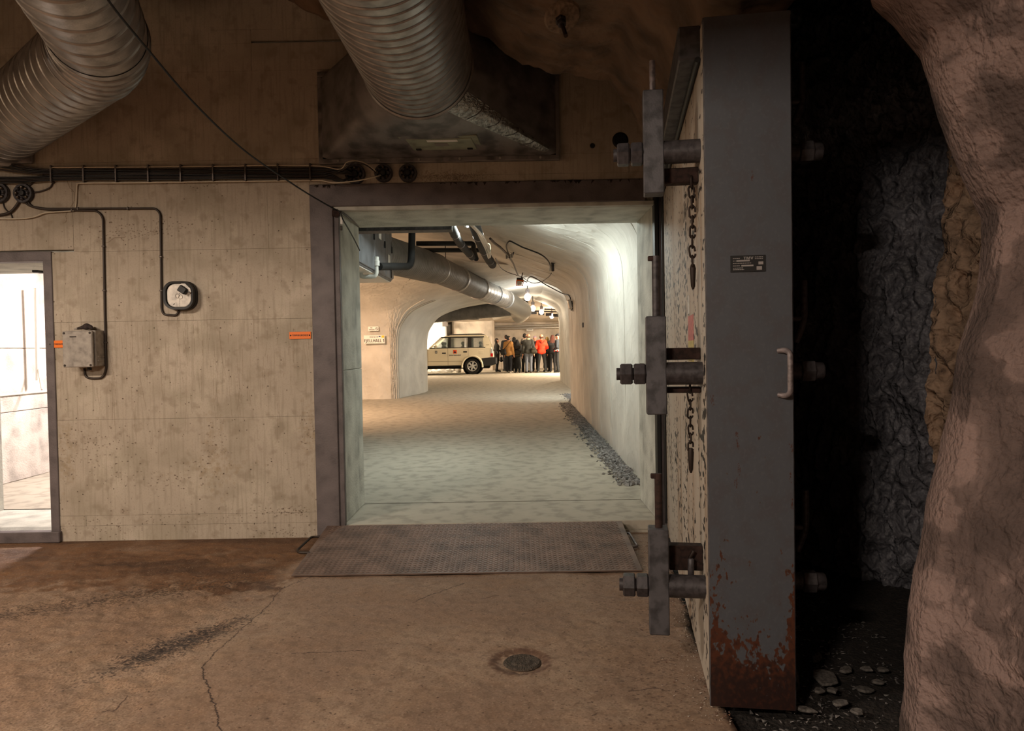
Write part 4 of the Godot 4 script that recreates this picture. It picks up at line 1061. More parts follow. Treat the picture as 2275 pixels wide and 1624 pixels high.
	# two dark holes with plugs over the doorway
	for q in [["dark round hole high on the wall beside the upper locking bar", 1378, 312, 0.062], ["small round plug high on the wall right of the hood", 1316, 324, 0.02]]:
		s = st(); lathe(s, [Vector2(0.0, 0.006), Vector2(q[3] * 0.8, 0.008), Vector2(q[3], 0.004), Vector2(q[3], -0.01)], Vector3.ZERO, Vector3(0, 0, 1), 24); var o := put("wall_plug", s, M.black); o.position = on_wall(q[1], q[2]); tag(o, q[0], "plug")
	# the black wire slung across the room to the doorway's corner
	var wire := [seen_at(215, -60, 2.9), seen_at(240, 0, 3.0), seen_at(330, 112, 3.35), seen_at(430, 228, 3.8), seen_at(540, 332, 4.4), seen_at(640, 402, 5.0), seen_at(700, 440, 5.35), seen_at(750, 468, 5.56)]
	s = st(); sweep(s, curve(wire, 0.06), [0.0055], 8); tag(put("slung_wire", s, M.black), "black wire slung from overhead across the wall to the corner of the main doorway", "wire")
	s = st(); var kn := []
	for q in [[748, 466, 5.56], [756, 472, 5.55], [762, 488, 5.56], [772, 505, 5.7], [786, 530, 6.0], [799, 556, 6.3]]: kn.append(seen_at(q[0], q[1], q[2]))
	sweep(s, curve(kn, 0.03), [0.0055], 8); tag(put("slung_wire", s, M.cable), "dark wire continuing from the doorway corner down along the inner reveal", "wire")
	s = st(); kn = []
	for q in [[757, 470, 5.60], [775, 484, 5.85], [798, 504, 6.38]]: kn.append(seen_at(q[0], q[1], q[2]))
	sweep(s, curve(kn, 0.03), [0.008], 8); tag(put("reveal_cable", s, M.conduit), "short thick cable along the upper left corner of the doorway reveal", "cable")
	t = thing("corner_bracket", "rusty bracket and small device at the upper left corner of the main doorway", "bracket", seen_at(752, 474, 5.57))
	s = st(); box(s, Vector3(-0.02, 0.0, 0.0), Vector3(0.06, 0.045, 0.02), 0.003); put("plate", s, M.rust, t)
	s = st(); box(s, Vector3(0.018, -0.05, -0.03), Vector3(0.02, 0.06, 0.03), 0.003); put("device", s, M.white_plastic, t)
	s = st(); box(s, Vector3(0.014, -0.11, -0.02), Vector3(0.016, 0.035, 0.02), 0.003); put("lever", s, M.conduit, t)
	# rock bolt in the ceiling
	var bp := seen_at(1250, 38, 3.85); t = thing("rock_bolt", "rock bolt with a round plate and a threaded end in the rock ceiling", "rock bolt", bp)
	t.basis = Basis(Vector3(0, 0, 1), 0.2) * Basis(Vector3(1, 0, 0), -0.5)
	s = st(); lathe(s, [Vector2(0.0, -0.014), Vector2(0.03, -0.014), Vector2(0.09, -0.006), Vector2(0.1, 0.004), Vector2(0.09, 0.012), Vector2(0.0, 0.012)], Vector3.ZERO, Vector3.UP, 28); put("plate", s, M.bolt_plate, t)
	s = st(); pin(s, Vector3(-0.015, -0.035, 0), Vector3(-0.015, -0.01, 0), 0.03, 0.004, 6); put("nut", s, M.nut, t); s = st(); pin(s, Vector3(-0.015, -0.06, 0), Vector3(-0.015, -0.036, 0), 0.024, 0.003, 6); put("nut", s, M.nut, t)
	s = st(); var th := []; var tr := []
	for k in 22: th.append(Vector3(-0.015, -0.02 - k * 0.006, 0.0)); tr.append(0.0115 if k % 2 else 0.009)
	sweep(s, th, tr, 10); put("thread", s, M.rust, t)

# ------------------------------------------------------------------ ramp plate
func build_ramp():
	var t := thing("ramp_plate", "brown steel chequer plate ramp laid from the floor up to the doorway threshold", "ramp", Vector3(-0.35, 0.0, -5.57))
	var a := Vector3(-1.14, 0.098, 0.0); var b := Vector3(1.15, 0.098, 0.0); var c := Vector3(1.14, 0.016, 0.97); var d := Vector3(-1.12, 0.016, 0.97)
	var s := st(); var n := (d - a).cross(b - a).normalized()
	if n.y < 0: n = -n
	quad(s, a, b, c, d); var k := -n * 0.008
	quad(s, a + k, d + k, c + k, b + k)
	for q in [[a, b], [b, c], [c, d], [d, a]]: quad(s, q[0], q[0] + k, q[1] + k, q[1])
	put("plate", s, M.ramp, t)
	# raised lozenges of the chequer plate: too many to pick apart
	var lug := st(); var L := 0.017; var W := 0.0042
	var e := [Vector3(-L, 0, 0), Vector3(0, 0, -W), Vector3(L, 0, 0), Vector3(0, 0, W)]; var tp := [Vector3(-L * 0.55, 0.0028, 0), Vector3(0, 0.0028, -W * 0.5), Vector3(L * 0.55, 0.0028, 0), Vector3(0, 0.0028, W * 0.5)]
	quad(lug, tp[0], tp[1], tp[2], tp[3])
	for i in 4: quad(lug, e[i], e[(i + 1) % 4], tp[(i + 1) % 4], tp[i])
	lug.generate_normals(); var lm := lug.commit(); lm.surface_set_material(0, M.ramp)
	var mm := MultiMesh.new(); mm.transform_format = MultiMesh.TRANSFORM_3D; mm.mesh = lm; var spots := []
	var z := 0.015
	var row := 0
	while z < 0.955:
		var x := -1.10 + (0.0 if row % 2 else 0.018)
		while x < 1.11:
			var y := lerpf(0.098, 0.016, z / 0.97)
			spots.append(Transform3D(Basis(Vector3.RIGHT, 0.0844) * Basis(Vector3.UP, 0.6 if row % 2 else -0.6), Vector3(x, y, z))); x += 0.036
		z += 0.0175; row += 1
	mm.instance_count = spots.size()
	for i in spots.size(): mm.set_instance_transform(i, spots[i])
	var mi := MultiMeshInstance3D.new(); mi.name = "raised_lozenges"; mi.multimesh = mm; mi.set_meta("kind", "stuff"); t.add_child(mi, true)
	for q in [[-1.0, [[712, 1192], [692, 1193], [660, 1222], [663, 1228], [688, 1228]]], [1.0, [[1380, 1186], [1398, 1184], [1416, 1213], [1404, 1216], [1392, 1216]]]]:
		var pts := []
		for p in q[1]:
			var w := seen_at(p[0], p[1], lerpf(5.5, 5.0, clampf((p[1] - 1186) / 40.0, 0, 1))); pts.append(w - t.position)
		s = st(); sweep(s, curve(pts, 0.03, 0.03), [0.009], 10); put("handle", s, M.rod_grey if q[0] > 0 else M.conduit, t)

# ------------------------------------------------------------------ the open blast door
func edge_paint() -> StandardMaterial3D:
	# grey paint on the narrow side of the door, eaten by rust from the foot upwards
	var w := 300; var h := 2048; var im := canvas(w, h, Color(0.29, 0.30, 0.325))
	stain(im, noise(0.01, 4, 141), Color(0.285, 0.285, 0.30), 0.45, 0.7, 0.8)
	stain(im, noise(0.05, 4, 142), Color(0.325, 0.335, 0.355), 0.55, 0.8, 0.5)
	var n1 := noise(0.018, 5, 143); var n2 := noise(0.05, 5, 144); var tone := noise(0.04, 4, 145)
	for y in h:
		var v := float(y) / h                      # 0 at the top
		for x in w:
			var u := float(x) / w
			var side := maxf(smoothstep(0.46, 0.05, u) * 0.30, smoothstep(0.78, 1.0, u) * 0.40)
			var mid := exp(-pow((u - 0.48) * 7.0, 2.0)) * 0.10
			var amount := smoothstep(0.84, 1.0, v) * 0.70 + (side + mid) * smoothstep(0.70, 0.84, v) - 0.37
			var k := n1.get_noise_2d(x, y * 0.7) * 0.42 + n2.get_noise_2d(x, y * 0.8) * 0.34 + amount
			if v > 0.60 and k > 0.0:
				var t := tone.get_noise_2d(x, y)
				var c := Color(0.29, 0.15, 0.085).lerp(Color(0.15, 0.08, 0.065), clampf(smoothstep(0.9, 0.98, v) + t, 0, 1))
				im.set_pixel(x, y, im.get_pixel(x, y).lerp(c, clampf(k * 14.0, 0, 1)))
	for q in [[0.34, 0.60], [0.35, 0.615], [0.36, 0.65], [0.33, 0.67], [0.55, 0.23], [0.98, 0.62], [0.97, 0.66], [0.98, 0.70], [0.05, 0.55]]:
		for k in 14: dab(im, q[0] * w + rng.randfn(0, 3), q[1] * h + rng.randfn(0, 9), rng.randf_range(0.7, 2.2), rng.randf_range(1, 4), Color(0.26, 0.13, 0.10), 0.6)
	for k in 60: dab(im, rng.randf() * w, rng.randf() * h, 1, 1, Color(0.30, 0.28, 0.28), 0.6)
	var m := mat(Color(1, 1, 1), 0.5, 0.05); m.albedo_texture = ImageTexture.create_from_image(im)
	return m

func leaf_paint() -> StandardMaterial3D:
	# cream paint flaking off dark steel in upright flakes
	var w := 1024; var h := 1024; var im := canvas(w, h, Color(0.69, 0.655, 0.61))
	stain(im, noise(0.004, 4, 151), Color(0.64, 0.59, 0.53), 0.45, 0.75, 0.7, 1, 6)
	stain(im, noise(0.012, 4, 152), Color(0.55, 0.46, 0.38), 0.60, 0.80, 0.6, 1, 10)
	var n1 := noise(0.045, 5, 153); var zone := noise(0.004, 3, 154)
	for y in h:
		for x in w:
			var k := n1.get_noise_2d(x * 0.55, y * 1.0) + 0.6 * zone.get_noise_2d(x * 1.6, y * 0.6)
			if k > 0.34: im.set_pixel(x, y, im.get_pixel(x, y).lerp(Color(0.085, 0.07, 0.065), clampf((k - 0.34) * 22.0, 0, 1)))
	for k in 16: scrawl(im, Vector2(rng.randf() * w, rng.randf() * h), Vector2(rng.randf_range(-0.5, 0.5), 1).normalized(), rng.randi_range(60, 240), 0.03, 0.8, Color(0.32, 0.25, 0.21), 0.5)
	var m := mat(Color(1, 1, 1), 0.6); m.albedo_texture = ImageTexture.create_from_image(im); return m

func uv_face(s: SurfaceTool, a: Vector3, b: Vector3, c: Vector3, d: Vector3):
	# a rectangle whose texture runs from a (0,0) to c (1,1)
	for q in [[a, Vector2(0, 0)], [b, Vector2(1, 0)], [c, Vector2(1, 1)], [a, Vector2(0, 0)], [c, Vector2(1, 1)], [d, Vector2(0, 1)]]:
		s.set_uv(q[1]); s.add_vertex(q[0])

func build_blast_door():
	var t := thing("blast_door", "massive grey steel blast door standing open with a rusty lower edge and peeling cream inner face", "door", Vector3(0.745, 0.0, -2.82))
	t.rotation.y = -0.146
	var inv := t.transform.affine_inverse()
	var H := 2.715; var W := 0.326; var L := 2.74; var y0 := 0.025
	# core of the leaf, the cream inner face, the narrow grey side
	var s := st(); span(s, Vector3(0.012, y0 + 0.01, -0.03), Vector3(W - 0.01, H - 0.01, -L), 0.008); put("leaf", s, M.black, t)
	s = st(); uv_face(s, Vector3(0.0, H, -L), Vector3(0.0, H, -0.022), Vector3(0.0, y0 + 0.03, -0.022), Vector3(0.0, y0 + 0.03, -L))
	uv_face(s, Vector3(0.0, H, -0.022), Vector3(0.014, H, -0.022), Vector3(0.014, y0, -0.022), Vector3(0.0, y0, -0.022))
	put("inner_face", s, leaf_paint(), t)
	s = st(); uv_face(s, Vector3(0.004, H + 0.004, 0.0), Vector3(W - 0.004, H + 0.004, 0.0), Vector3(W - 0.004, y0, 0.0), Vector3(0.004, y0, 0.0))
	var ep := edge_paint(); var side := put("edge_plate", s, ep, t)
	s = st()   # its folded rims
	quad(s, Vector3(0.0, H, -0.004), Vector3(0.004, H + 0.004, 0.0), Vector3(0.004, y0, 0.0), Vector3(0.0, y0, -0.004))
	quad(s, Vector3(W, H, -0.004), Vector3(W, y0, -0.004), Vector3(W - 0.004, y0, 0.0), Vector3(W - 0.004, H + 0.004, 0.0))
	span(s, Vector3(W - 0.012, y0, -0.05), Vector3(W, H, -0.004)); span(s, Vector3(0.0, H - 0.012, -0.05), Vector3(W, H + 0.003, -0.001)); span(s, Vector3(0.0, y0, -0.016), Vector3(0.012, H, -0.004))
	put("edge_rim", s, M.steel_grey, t)
	s = st(); span(s, Vector3(W - 0.01, y0 + 0.01, -0.05), Vector3(W, H - 0.01, -L)); put("outer_face", s, M.steel_grey, t)
	s = st(); span(s, Vector3(-0.085, 2.60, -0.10), Vector3(0.004, 2.735, -L), 0.006); put("top_rail", s, M.steel_grey, t)
	s = st(); rod(s, Vector3(-0.012, 2.59, -0.08), Vector3(-0.012, 2.59, -L), 0.012, 10); put("seal", s, M.black, t)
	s = st(); rod(s, Vector3(-0.008, 0.10, -L + 0.06), Vector3(-0.008, 2.6, -L + 0.06), 0.012, 10); put("seal", s, M.black, t)
	# name plate: black with pale print
	var c := inv * seen_at(1661, 586, 2.80); c.z = 0.0
	s = st(); box(s, Vector3(c.x, c.y, 0.0015), Vector3(0.131, 0.064, 0.003), 0.0008); var plate := put("name_plate", s, M.ink, t)
	var pale := mat(Color(0.56, 0.54, 0.53), 0.5)
	text("TMV", 0.0105, pale, plate, Transform3D(Basis(), Vector3(c.x + 0.002, c.y + 0.021, 0.0032)), 1.2)
	for q in [[-0.056, -0.03, 0.021], [0.026, 0.056, 0.0245], [0.026, 0.056, 0.018], [-0.056, -0.046, 0.0115], [-0.056, 0.012, 0.002], [-0.056, -0.03, -0.0075], [-0.056, -0.018, -0.016], [-0.056, -0.014, -0.022]]:
		var x: float = q[0]      # lines of print too small to read
		while x < q[1]:
			var wd := minf(rng.randf_range(0.004, 0.009), q[1] - x)
			s = st(); box(s, Vector3(c.x + x + wd * 0.5, c.y + q[2], 0.003), Vector3(wd, 0.0026, 0.0012)); put("print_line", s, pale, plate); x += wd + 0.0016
	for q in [[-0.018, 0.0115, 0.05, 0.006], [-0.002, -0.0075, 0.045, 0.006], [0.048, 0.001, 0.018, 0.011], [0.042, -0.018, 0.02, 0.014]]:
		s = st(); box(s, Vector3(c.x + q[0], c.y + q[1], 0.003), Vector3(q[2], q[3], 0.0012)); put("print_field", s, pale, plate)
	# grab handle on the narrow side
	c = inv * seen_at(1740, 828, 2.78); var hp := []
	for q in [[-0.018, 0.085, 0.0], [0.006, 0.088, 0.02], [0.016, 0.075, 0.045], [0.016, -0.075, 0.045], [0.006, -0.088, 0.02], [-0.018, -0.085, 0.0]]: hp.append(Vector3(c.x + q[0], c.y + q[1], q[2]))
	s = st(); sweep(s, curve(hp, 0.02, 0.02), [0.0105], 12); put("grab_handle", s, M.rod_grey, t)
	# three clamping bars on threaded shafts through the leaf; levers and nuts on the outer side
	var zs := -0.15
	for b in [[2.247, 2.285, 0.42, 0.20, 0], [1.337, 1.372, 0.405, 0.25, 1], [0.45, 0.475, 0.44, 0.225, 2]]:
		var y: float = b[0]; var yb: float = b[1]; var hb: float = b[2]
		s = st(); box(s, Vector3(-0.187, yb, zs), Vector3(0.082, hb, 0.085), 0.004); var bar := put("clamp_bar", s, M.steel_grey, t)
		s = st(); rod(s, Vector3(-0.148, y, zs), Vector3(0.01, y, zs), 0.047, 24); put("shaft", s, M.nut, bar)
		s = st(); rod(s, Vector3(-0.35, y, zs), Vector3(-0.228, y, zs), 0.026, 20); put("thread", s, M.nut, bar)
		s = st(); pin(s, Vector3(-0.279, y, zs), Vector3(-0.229, y, zs), 0.049, 0.006, 6); put("nut", s, M.nut, bar)
		s = st(); pin(s, Vector3(-0.335, y, zs), Vector3(-0.283, y, zs), 0.049, 0.006, 6); put("nut", s, M.nut, bar)
		var top: float = yb + hb * 0.5
		if b[4] == 0:
			s = st(); rod(s, Vector3(-0.187, top - 0.01, zs), Vector3(-0.187, top + 0.13, zs), 0.0125, 14); put("lever", s, M.rod_grey, bar)
		else:
			s = st(); rod(s, Vector3(-0.184, top - 0.01, zs), Vector3(-0.184, top + b[3], zs), 0.0155, 14); put("lever", s, M.rust if b[4] == 2 else M.nut, bar)
			s = st(); span(s, Vector3(-0.215, top + b[3] - 0.02, zs - 0.012), Vector3(-0.178, top + b[3] + 0.0, zs + 0.012), 0.003); put("lever_tip", s, M.rust, bar)
		# flat guide plates beside the shaft
		if b[4] == 0: _guide(t, y - 0.115, y - 0.052, -0.15, zs - 0.05)
		elif b[4] == 1: _guide(t, y + 0.055, y + 0.105, -0.15, zs - 0.05); _guide(t, y - 0.085, y - 0.06, -0.15, zs - 0.05)
		else: _guide(t, y + 0.05, y + 0.155, -0.14, zs - 0.05)
		# outer side
		s = st(); pin(s, Vector3(W + 0.085, y, zs - 0.12), Vector3(W + 0.145, y, zs - 0.12), 0.047, 0.006, 6); pin(s, Vector3(W - 0.01, y, zs - 0.12), Vector3(W + 0.18, y, zs - 0.12), 0.036, 0.006, 20); put("outer_nut", s, M.nut, t)
		s = st(); sweep(s, curve([Vector3(W + 0.11, y + 0.38, zs - 0.15), Vector3(W + 0.11, y + 0.21, zs - 0.15), Vector3(W + 0.075, y + 0.12, zs - 0.15)], 0.03, 0.04), [0.015], 12); put("outer_lever", s, M.nut, t)
		s = st(); rod(s, Vector3(W, y + 0.22, zs - 0.15), Vector3(W + 0.11, y + 0.22, zs - 0.15), 0.012, 10); put("outer_lever_lug", s, M.nut, t)
	# chains with locking pins
	_chain(t, inv * seen_at(1537, 405, 3.02), 9, 0.042)
	_chain(t, inv * seen_at(1533, 862, 3.02), 8, 0.036)
	var ch := put("pin_chain", _tubes([[inv * seen_at(1541, 1224, 3.0), inv * seen_at(1533, 1238, 3.0), inv * seen_at(1535, 1262, 3.0)]], 0.008), M.chain, t)
	s = st(); pin(s, inv * seen_at(1535, 1240, 2.99), inv * seen_at(1535, 1280, 2.99), 0.013, 0.005, 12); put("locking_pin", s, M.nut, ch)
	# worn stickers on the inner face
	for q in [[0.62, 1.535, 0.25, 0.12, Color(0.80, 0.42, 0.40)], [0.62, 1.425, 0.25, 0.10, Color(0.80, 0.74, 0.42)], [0.72, 1.65, 0.08, 0.09, Color(0.86, 0.86, 0.84)]]:
		s = st(); box(s, Vector3(-0.001, q[1], -q[0]), Vector3(0.002, q[3], q[2]), 0.0); put("sticker", s, mat(q[4], 0.6, 0, tex(noise(0.02, 4, 161), [0.0, 0.7, 1.0, 1.0], 256), 6.0), t)
	var dim := mat(Color(0.45, 0.40, 0.24), 0.6)
	for k in 6:
		s = st(); box(s, Vector3(-0.0025, 1.38 + k * 0.012, -0.62), Vector3(0.001, 0.004, 0.15), 0.0); put("sticker_print", s, dim, t)

func _guide(t: Node3D, ya: float, yb: float, x: float, z: float):
	var s := st(); span(s, Vector3(x, ya, z), Vector3(0.0, yb, z - 0.06), 0.004); put("guide_plate", s, M.rust, t)

func _tubes(list: Array, r: float) -> SurfaceTool:
	var s := st()
	for p in list: sweep(s, p, [r], 8)
	return s

func _chain(t: Node3D, at: Vector3, count: int, pitch: float):
	var root := Node3D.new(); root.name = numbered("pin_chain", t); t.add_child(root, true); root.position = at
	var s := st(); var pts := []
	for k in 17:
		var a := TAU * k / 16.0; pts.append(Vector3(cos(a) * pitch * 0.30, sin(a) * pitch * 0.36 + signf(sin(a)) * pitch * 0.24, 0))
	sweep(s, pts, [pitch * 0.11], 8, false); s.generate_normals(); var link := s.commit(); link.surface_set_material(0, M.chain)
	for k in count:
		var o := MeshInstance3D.new(); o.name = numbered("chain_link", root); o.mesh = link
		o.transform = Transform3D(Basis(Vector3.UP, (0.25 if k % 2 else 1.45) + rng.randf_range(-0.3, 0.3)) * Basis(Vector3(0, 0, 1), rng.randf_range(-0.12, 0.12)), Vector3(rng.randf_range(-0.002, 0.002), -k * pitch * 0.98, 0))
		root.add_child(o, true)
	s = st(); var y := -count * pitch * 0.98
	sweep_flat(s, [Vector3(0, y + 0.03, 0), Vector3(0, y + 0.012, 0), Vector3(0, y - 0.06, 0), Vector3(0, y - 0.075, 0)], [0.008, 0.013, 0.009, 0.004], 12); put("locking_pin", s, M.chain, root)

# ------------------------------------------------------------------ what lies on the ground
func build_ground_litter():
	# rock flakes behind the door: the larger ones one by one
	var n := 0
	for q in [[1835, 1518, 0.20, 0.09], [1880, 1500, 0.10, 0.04], [1815, 1475, 0.12, 0.03], [1920, 1545, 0.09, 0.05], [1790, 1590, 0.05, 0.06], [1868, 1580, 0.08, 0.04], [1905, 1595, 0.05, 0.04], [1950, 1530, 0.06, 0.03], [1850, 1550, 0.06, 0.03], [1960, 1500, 0.07, 0.04], [1925, 1500, 0.06, 0.03], [1820, 1550, 0.07, 0.03]]:
		var s := st(); var poly := PackedVector2Array(); var m := rng.randi_range(6, 9)
		for k in m:
			var a := TAU * k / m; var r := rng.randf_range(0.6, 1.0); poly.append(Vector2(cos(a) * q[2] * r * 0.5, sin(a) * q[3] * r * 0.8))
		var dep: float = 1.45 * FOCAL / (q[1] - 762.0); var p := seen_at(q[0], q[1], dep)
		prism(s, poly, 0.0, 0.012, Transform3D(Basis(Vector3.RIGHT, -PI / 2), Vector3.ZERO), 0.004)
		var o := put("rock_flake", s, M.flake); o.position = Vector3(p.x, 0.006 + 0.004 * (n % 3), p.z); o.rotation = Vector3(rng.randf_range(-0.12, 0.12), rng.randf() * 3.0, rng.randf_range(-0.12, 0.12)); n += 1
		tag(o, "%s grey rock flake lying on the dark ground between door and rock" % ["largest flat", "broad thin", "narrow pointed", "rounded", "small upright", "oval", "small rounded", "slim", "little", "small far", "small farthest", "chipped"][n - 1], "rock flake", "rock flakes on the ground behind the door")
	var s := st(); var pe := seen_at(1780, 1545, 2.95)
	var rings := [Vector2(0.034, 0), Vector2(0.034, 0.14), Vector2(0.022, 0.14), Vector2(0.022, 0.0)]
	lathe(s, rings, Vector3.ZERO, Vector3(-0.35, 0.1, 1), 20, true); var po := put("pipe_stub", s, M.nut); po.position = Vector3(pe.x, 0.036, pe.z - 0.12); tag(po, "short open pipe end lying on the ground behind the door", "pipe")
	# crumbs of paint, rust and stone: nobody could count them
	var crumb := st(); var v := []
	for q in [[1, 0, 0], [-0.7, 0.1, 0.6], [-0.5, -0.1, -0.8], [0.1, 0.5, 0.1], [0, -0.4, 0]]: v.append(Vector3(q[0], q[1], q[2]))
	for f in [[0, 1, 3], [1, 2, 3], [2, 0, 3], [1, 0, 4], [2, 1, 4], [0, 2, 4]]: tri(crumb, v[f[0]], v[f[1]], v[f[2]])
	crumb.generate_normals(); var cm := crumb.commit(); cm.surface_set_material(0, mat(Color(1, 1, 1), 0.9)); (cm.surface_get_material(0) as StandardMaterial3D).vertex_color_use_as_albedo = true
	var zones := [["crumbs", "crumbs of rust and flaked paint along the foot of the open blast door", 1500, 0.002, 0.008], ["rubble", "dark rubble and stone chips on the ground behind the blast door", 1600, 0.004, 0.016], ["gravel", "grey gravel strip along the foot of the white lined hall wall", 5200, 0.012, 0.045], ["grit", "scattered grit and small stones on the concrete floor at the front left", 2600, 0.0015, 0.006]]
	for zi in 4:
		var zn = zones[zi]; var mm := MultiMesh.new(); mm.transform_format = MultiMesh.TRANSFORM_3D; mm.use_colors = true; mm.mesh = cm; mm.instance_count = zn[2]
		for i in zn[2]:
			var p: Vector3; var t := rng.randf(); var c := Color(0.24, 0.16, 0.11)
			if zi == 0:
				p = Vector3(0.80, 0.004, -2.72).lerp(Vector3(1.05, 0.004, -5.4), t) - Vector3(absf(rng.randfn(0, 0.09)) - 0.01, 0, 0); c = [Color(0.16, 0.08, 0.05), Color(0.45, 0.38, 0.32), Color(0.22, 0.15, 0.11)][rng.randi() % 3]
			elif zi == 1:
				p = Vector3(rng.randf_range(0.9, 1.8), -0.012, rng.randf_range(-4.6, -2.55)); c = Color(0.17, 0.16, 0.155) * rng.randf_range(0.4, 1.3)
			elif zi == 2:
				var z := lerpf(-7.0, -19.5, t); p = Vector3(1.24 - absf(rng.randfn(0, 0.10)) - 0.02 + (0.28 if z < -16.6 else 0.0), floor_y(z) + 0.01, z); c = Color(0.20, 0.195, 0.19) * rng.randf_range(0.5, 1.6)
			else:
				p = Vector3(rng.randf_range(-4.2, 0.6), 0.004, rng.randf_range(-5.0, -2.6)); c = Color(0.24, 0.17, 0.12) * rng.randf_range(0.5, 1.4)
			var sc := rng.randf_range(zn[3], zn[4])
			mm.set_instance_transform(i, Transform3D(Basis.from_euler(Vector3(rng.randf() * 0.6, rng.randf() * TAU, rng.randf() * 0.6)).scaled_local(Vector3(sc, sc * (0.9 if zi == 2 else 0.45), sc * rng.randf_range(0.5, 1.0))), p)); mm.set_instance_color(i, Color(c.r, c.g, c.b, 1.0))
		var mi := MultiMeshInstance3D.new(); mi.name = zn[0]; mi.multimesh = mm; mi.set_meta("kind", "stuff"); tag(mi, zn[1], zn[0]); add_child(mi, true)

# ------------------------------------------------------------------ services and lamps in the hall
func under(px: float, py: float, gap := 0.05) -> Vector3:
	# the point this far below (or inside) the hall's lining on the line of sight
	var z := 6.6; var p := seen_at(px, py, z)
	while z < 22.0:
		p = seen_at(px, py, z); var roof := 3.6; var side := 1.25
		for i in range(3, ARCH.size() - 1):
			if p.x <= ARCH[i].x and p.x > ARCH[i + 1].x: roof = lerpf(ARCH[i].y, ARCH[i + 1].y, (ARCH[i].x - p.x) / (ARCH[i].x - ARCH[i + 1].x))
		if p.y > roof + RISE * (WALL_Z + z) - gap - 0.03 or p.x > side - gap - 0.02: break
		z += 0.04
	return p

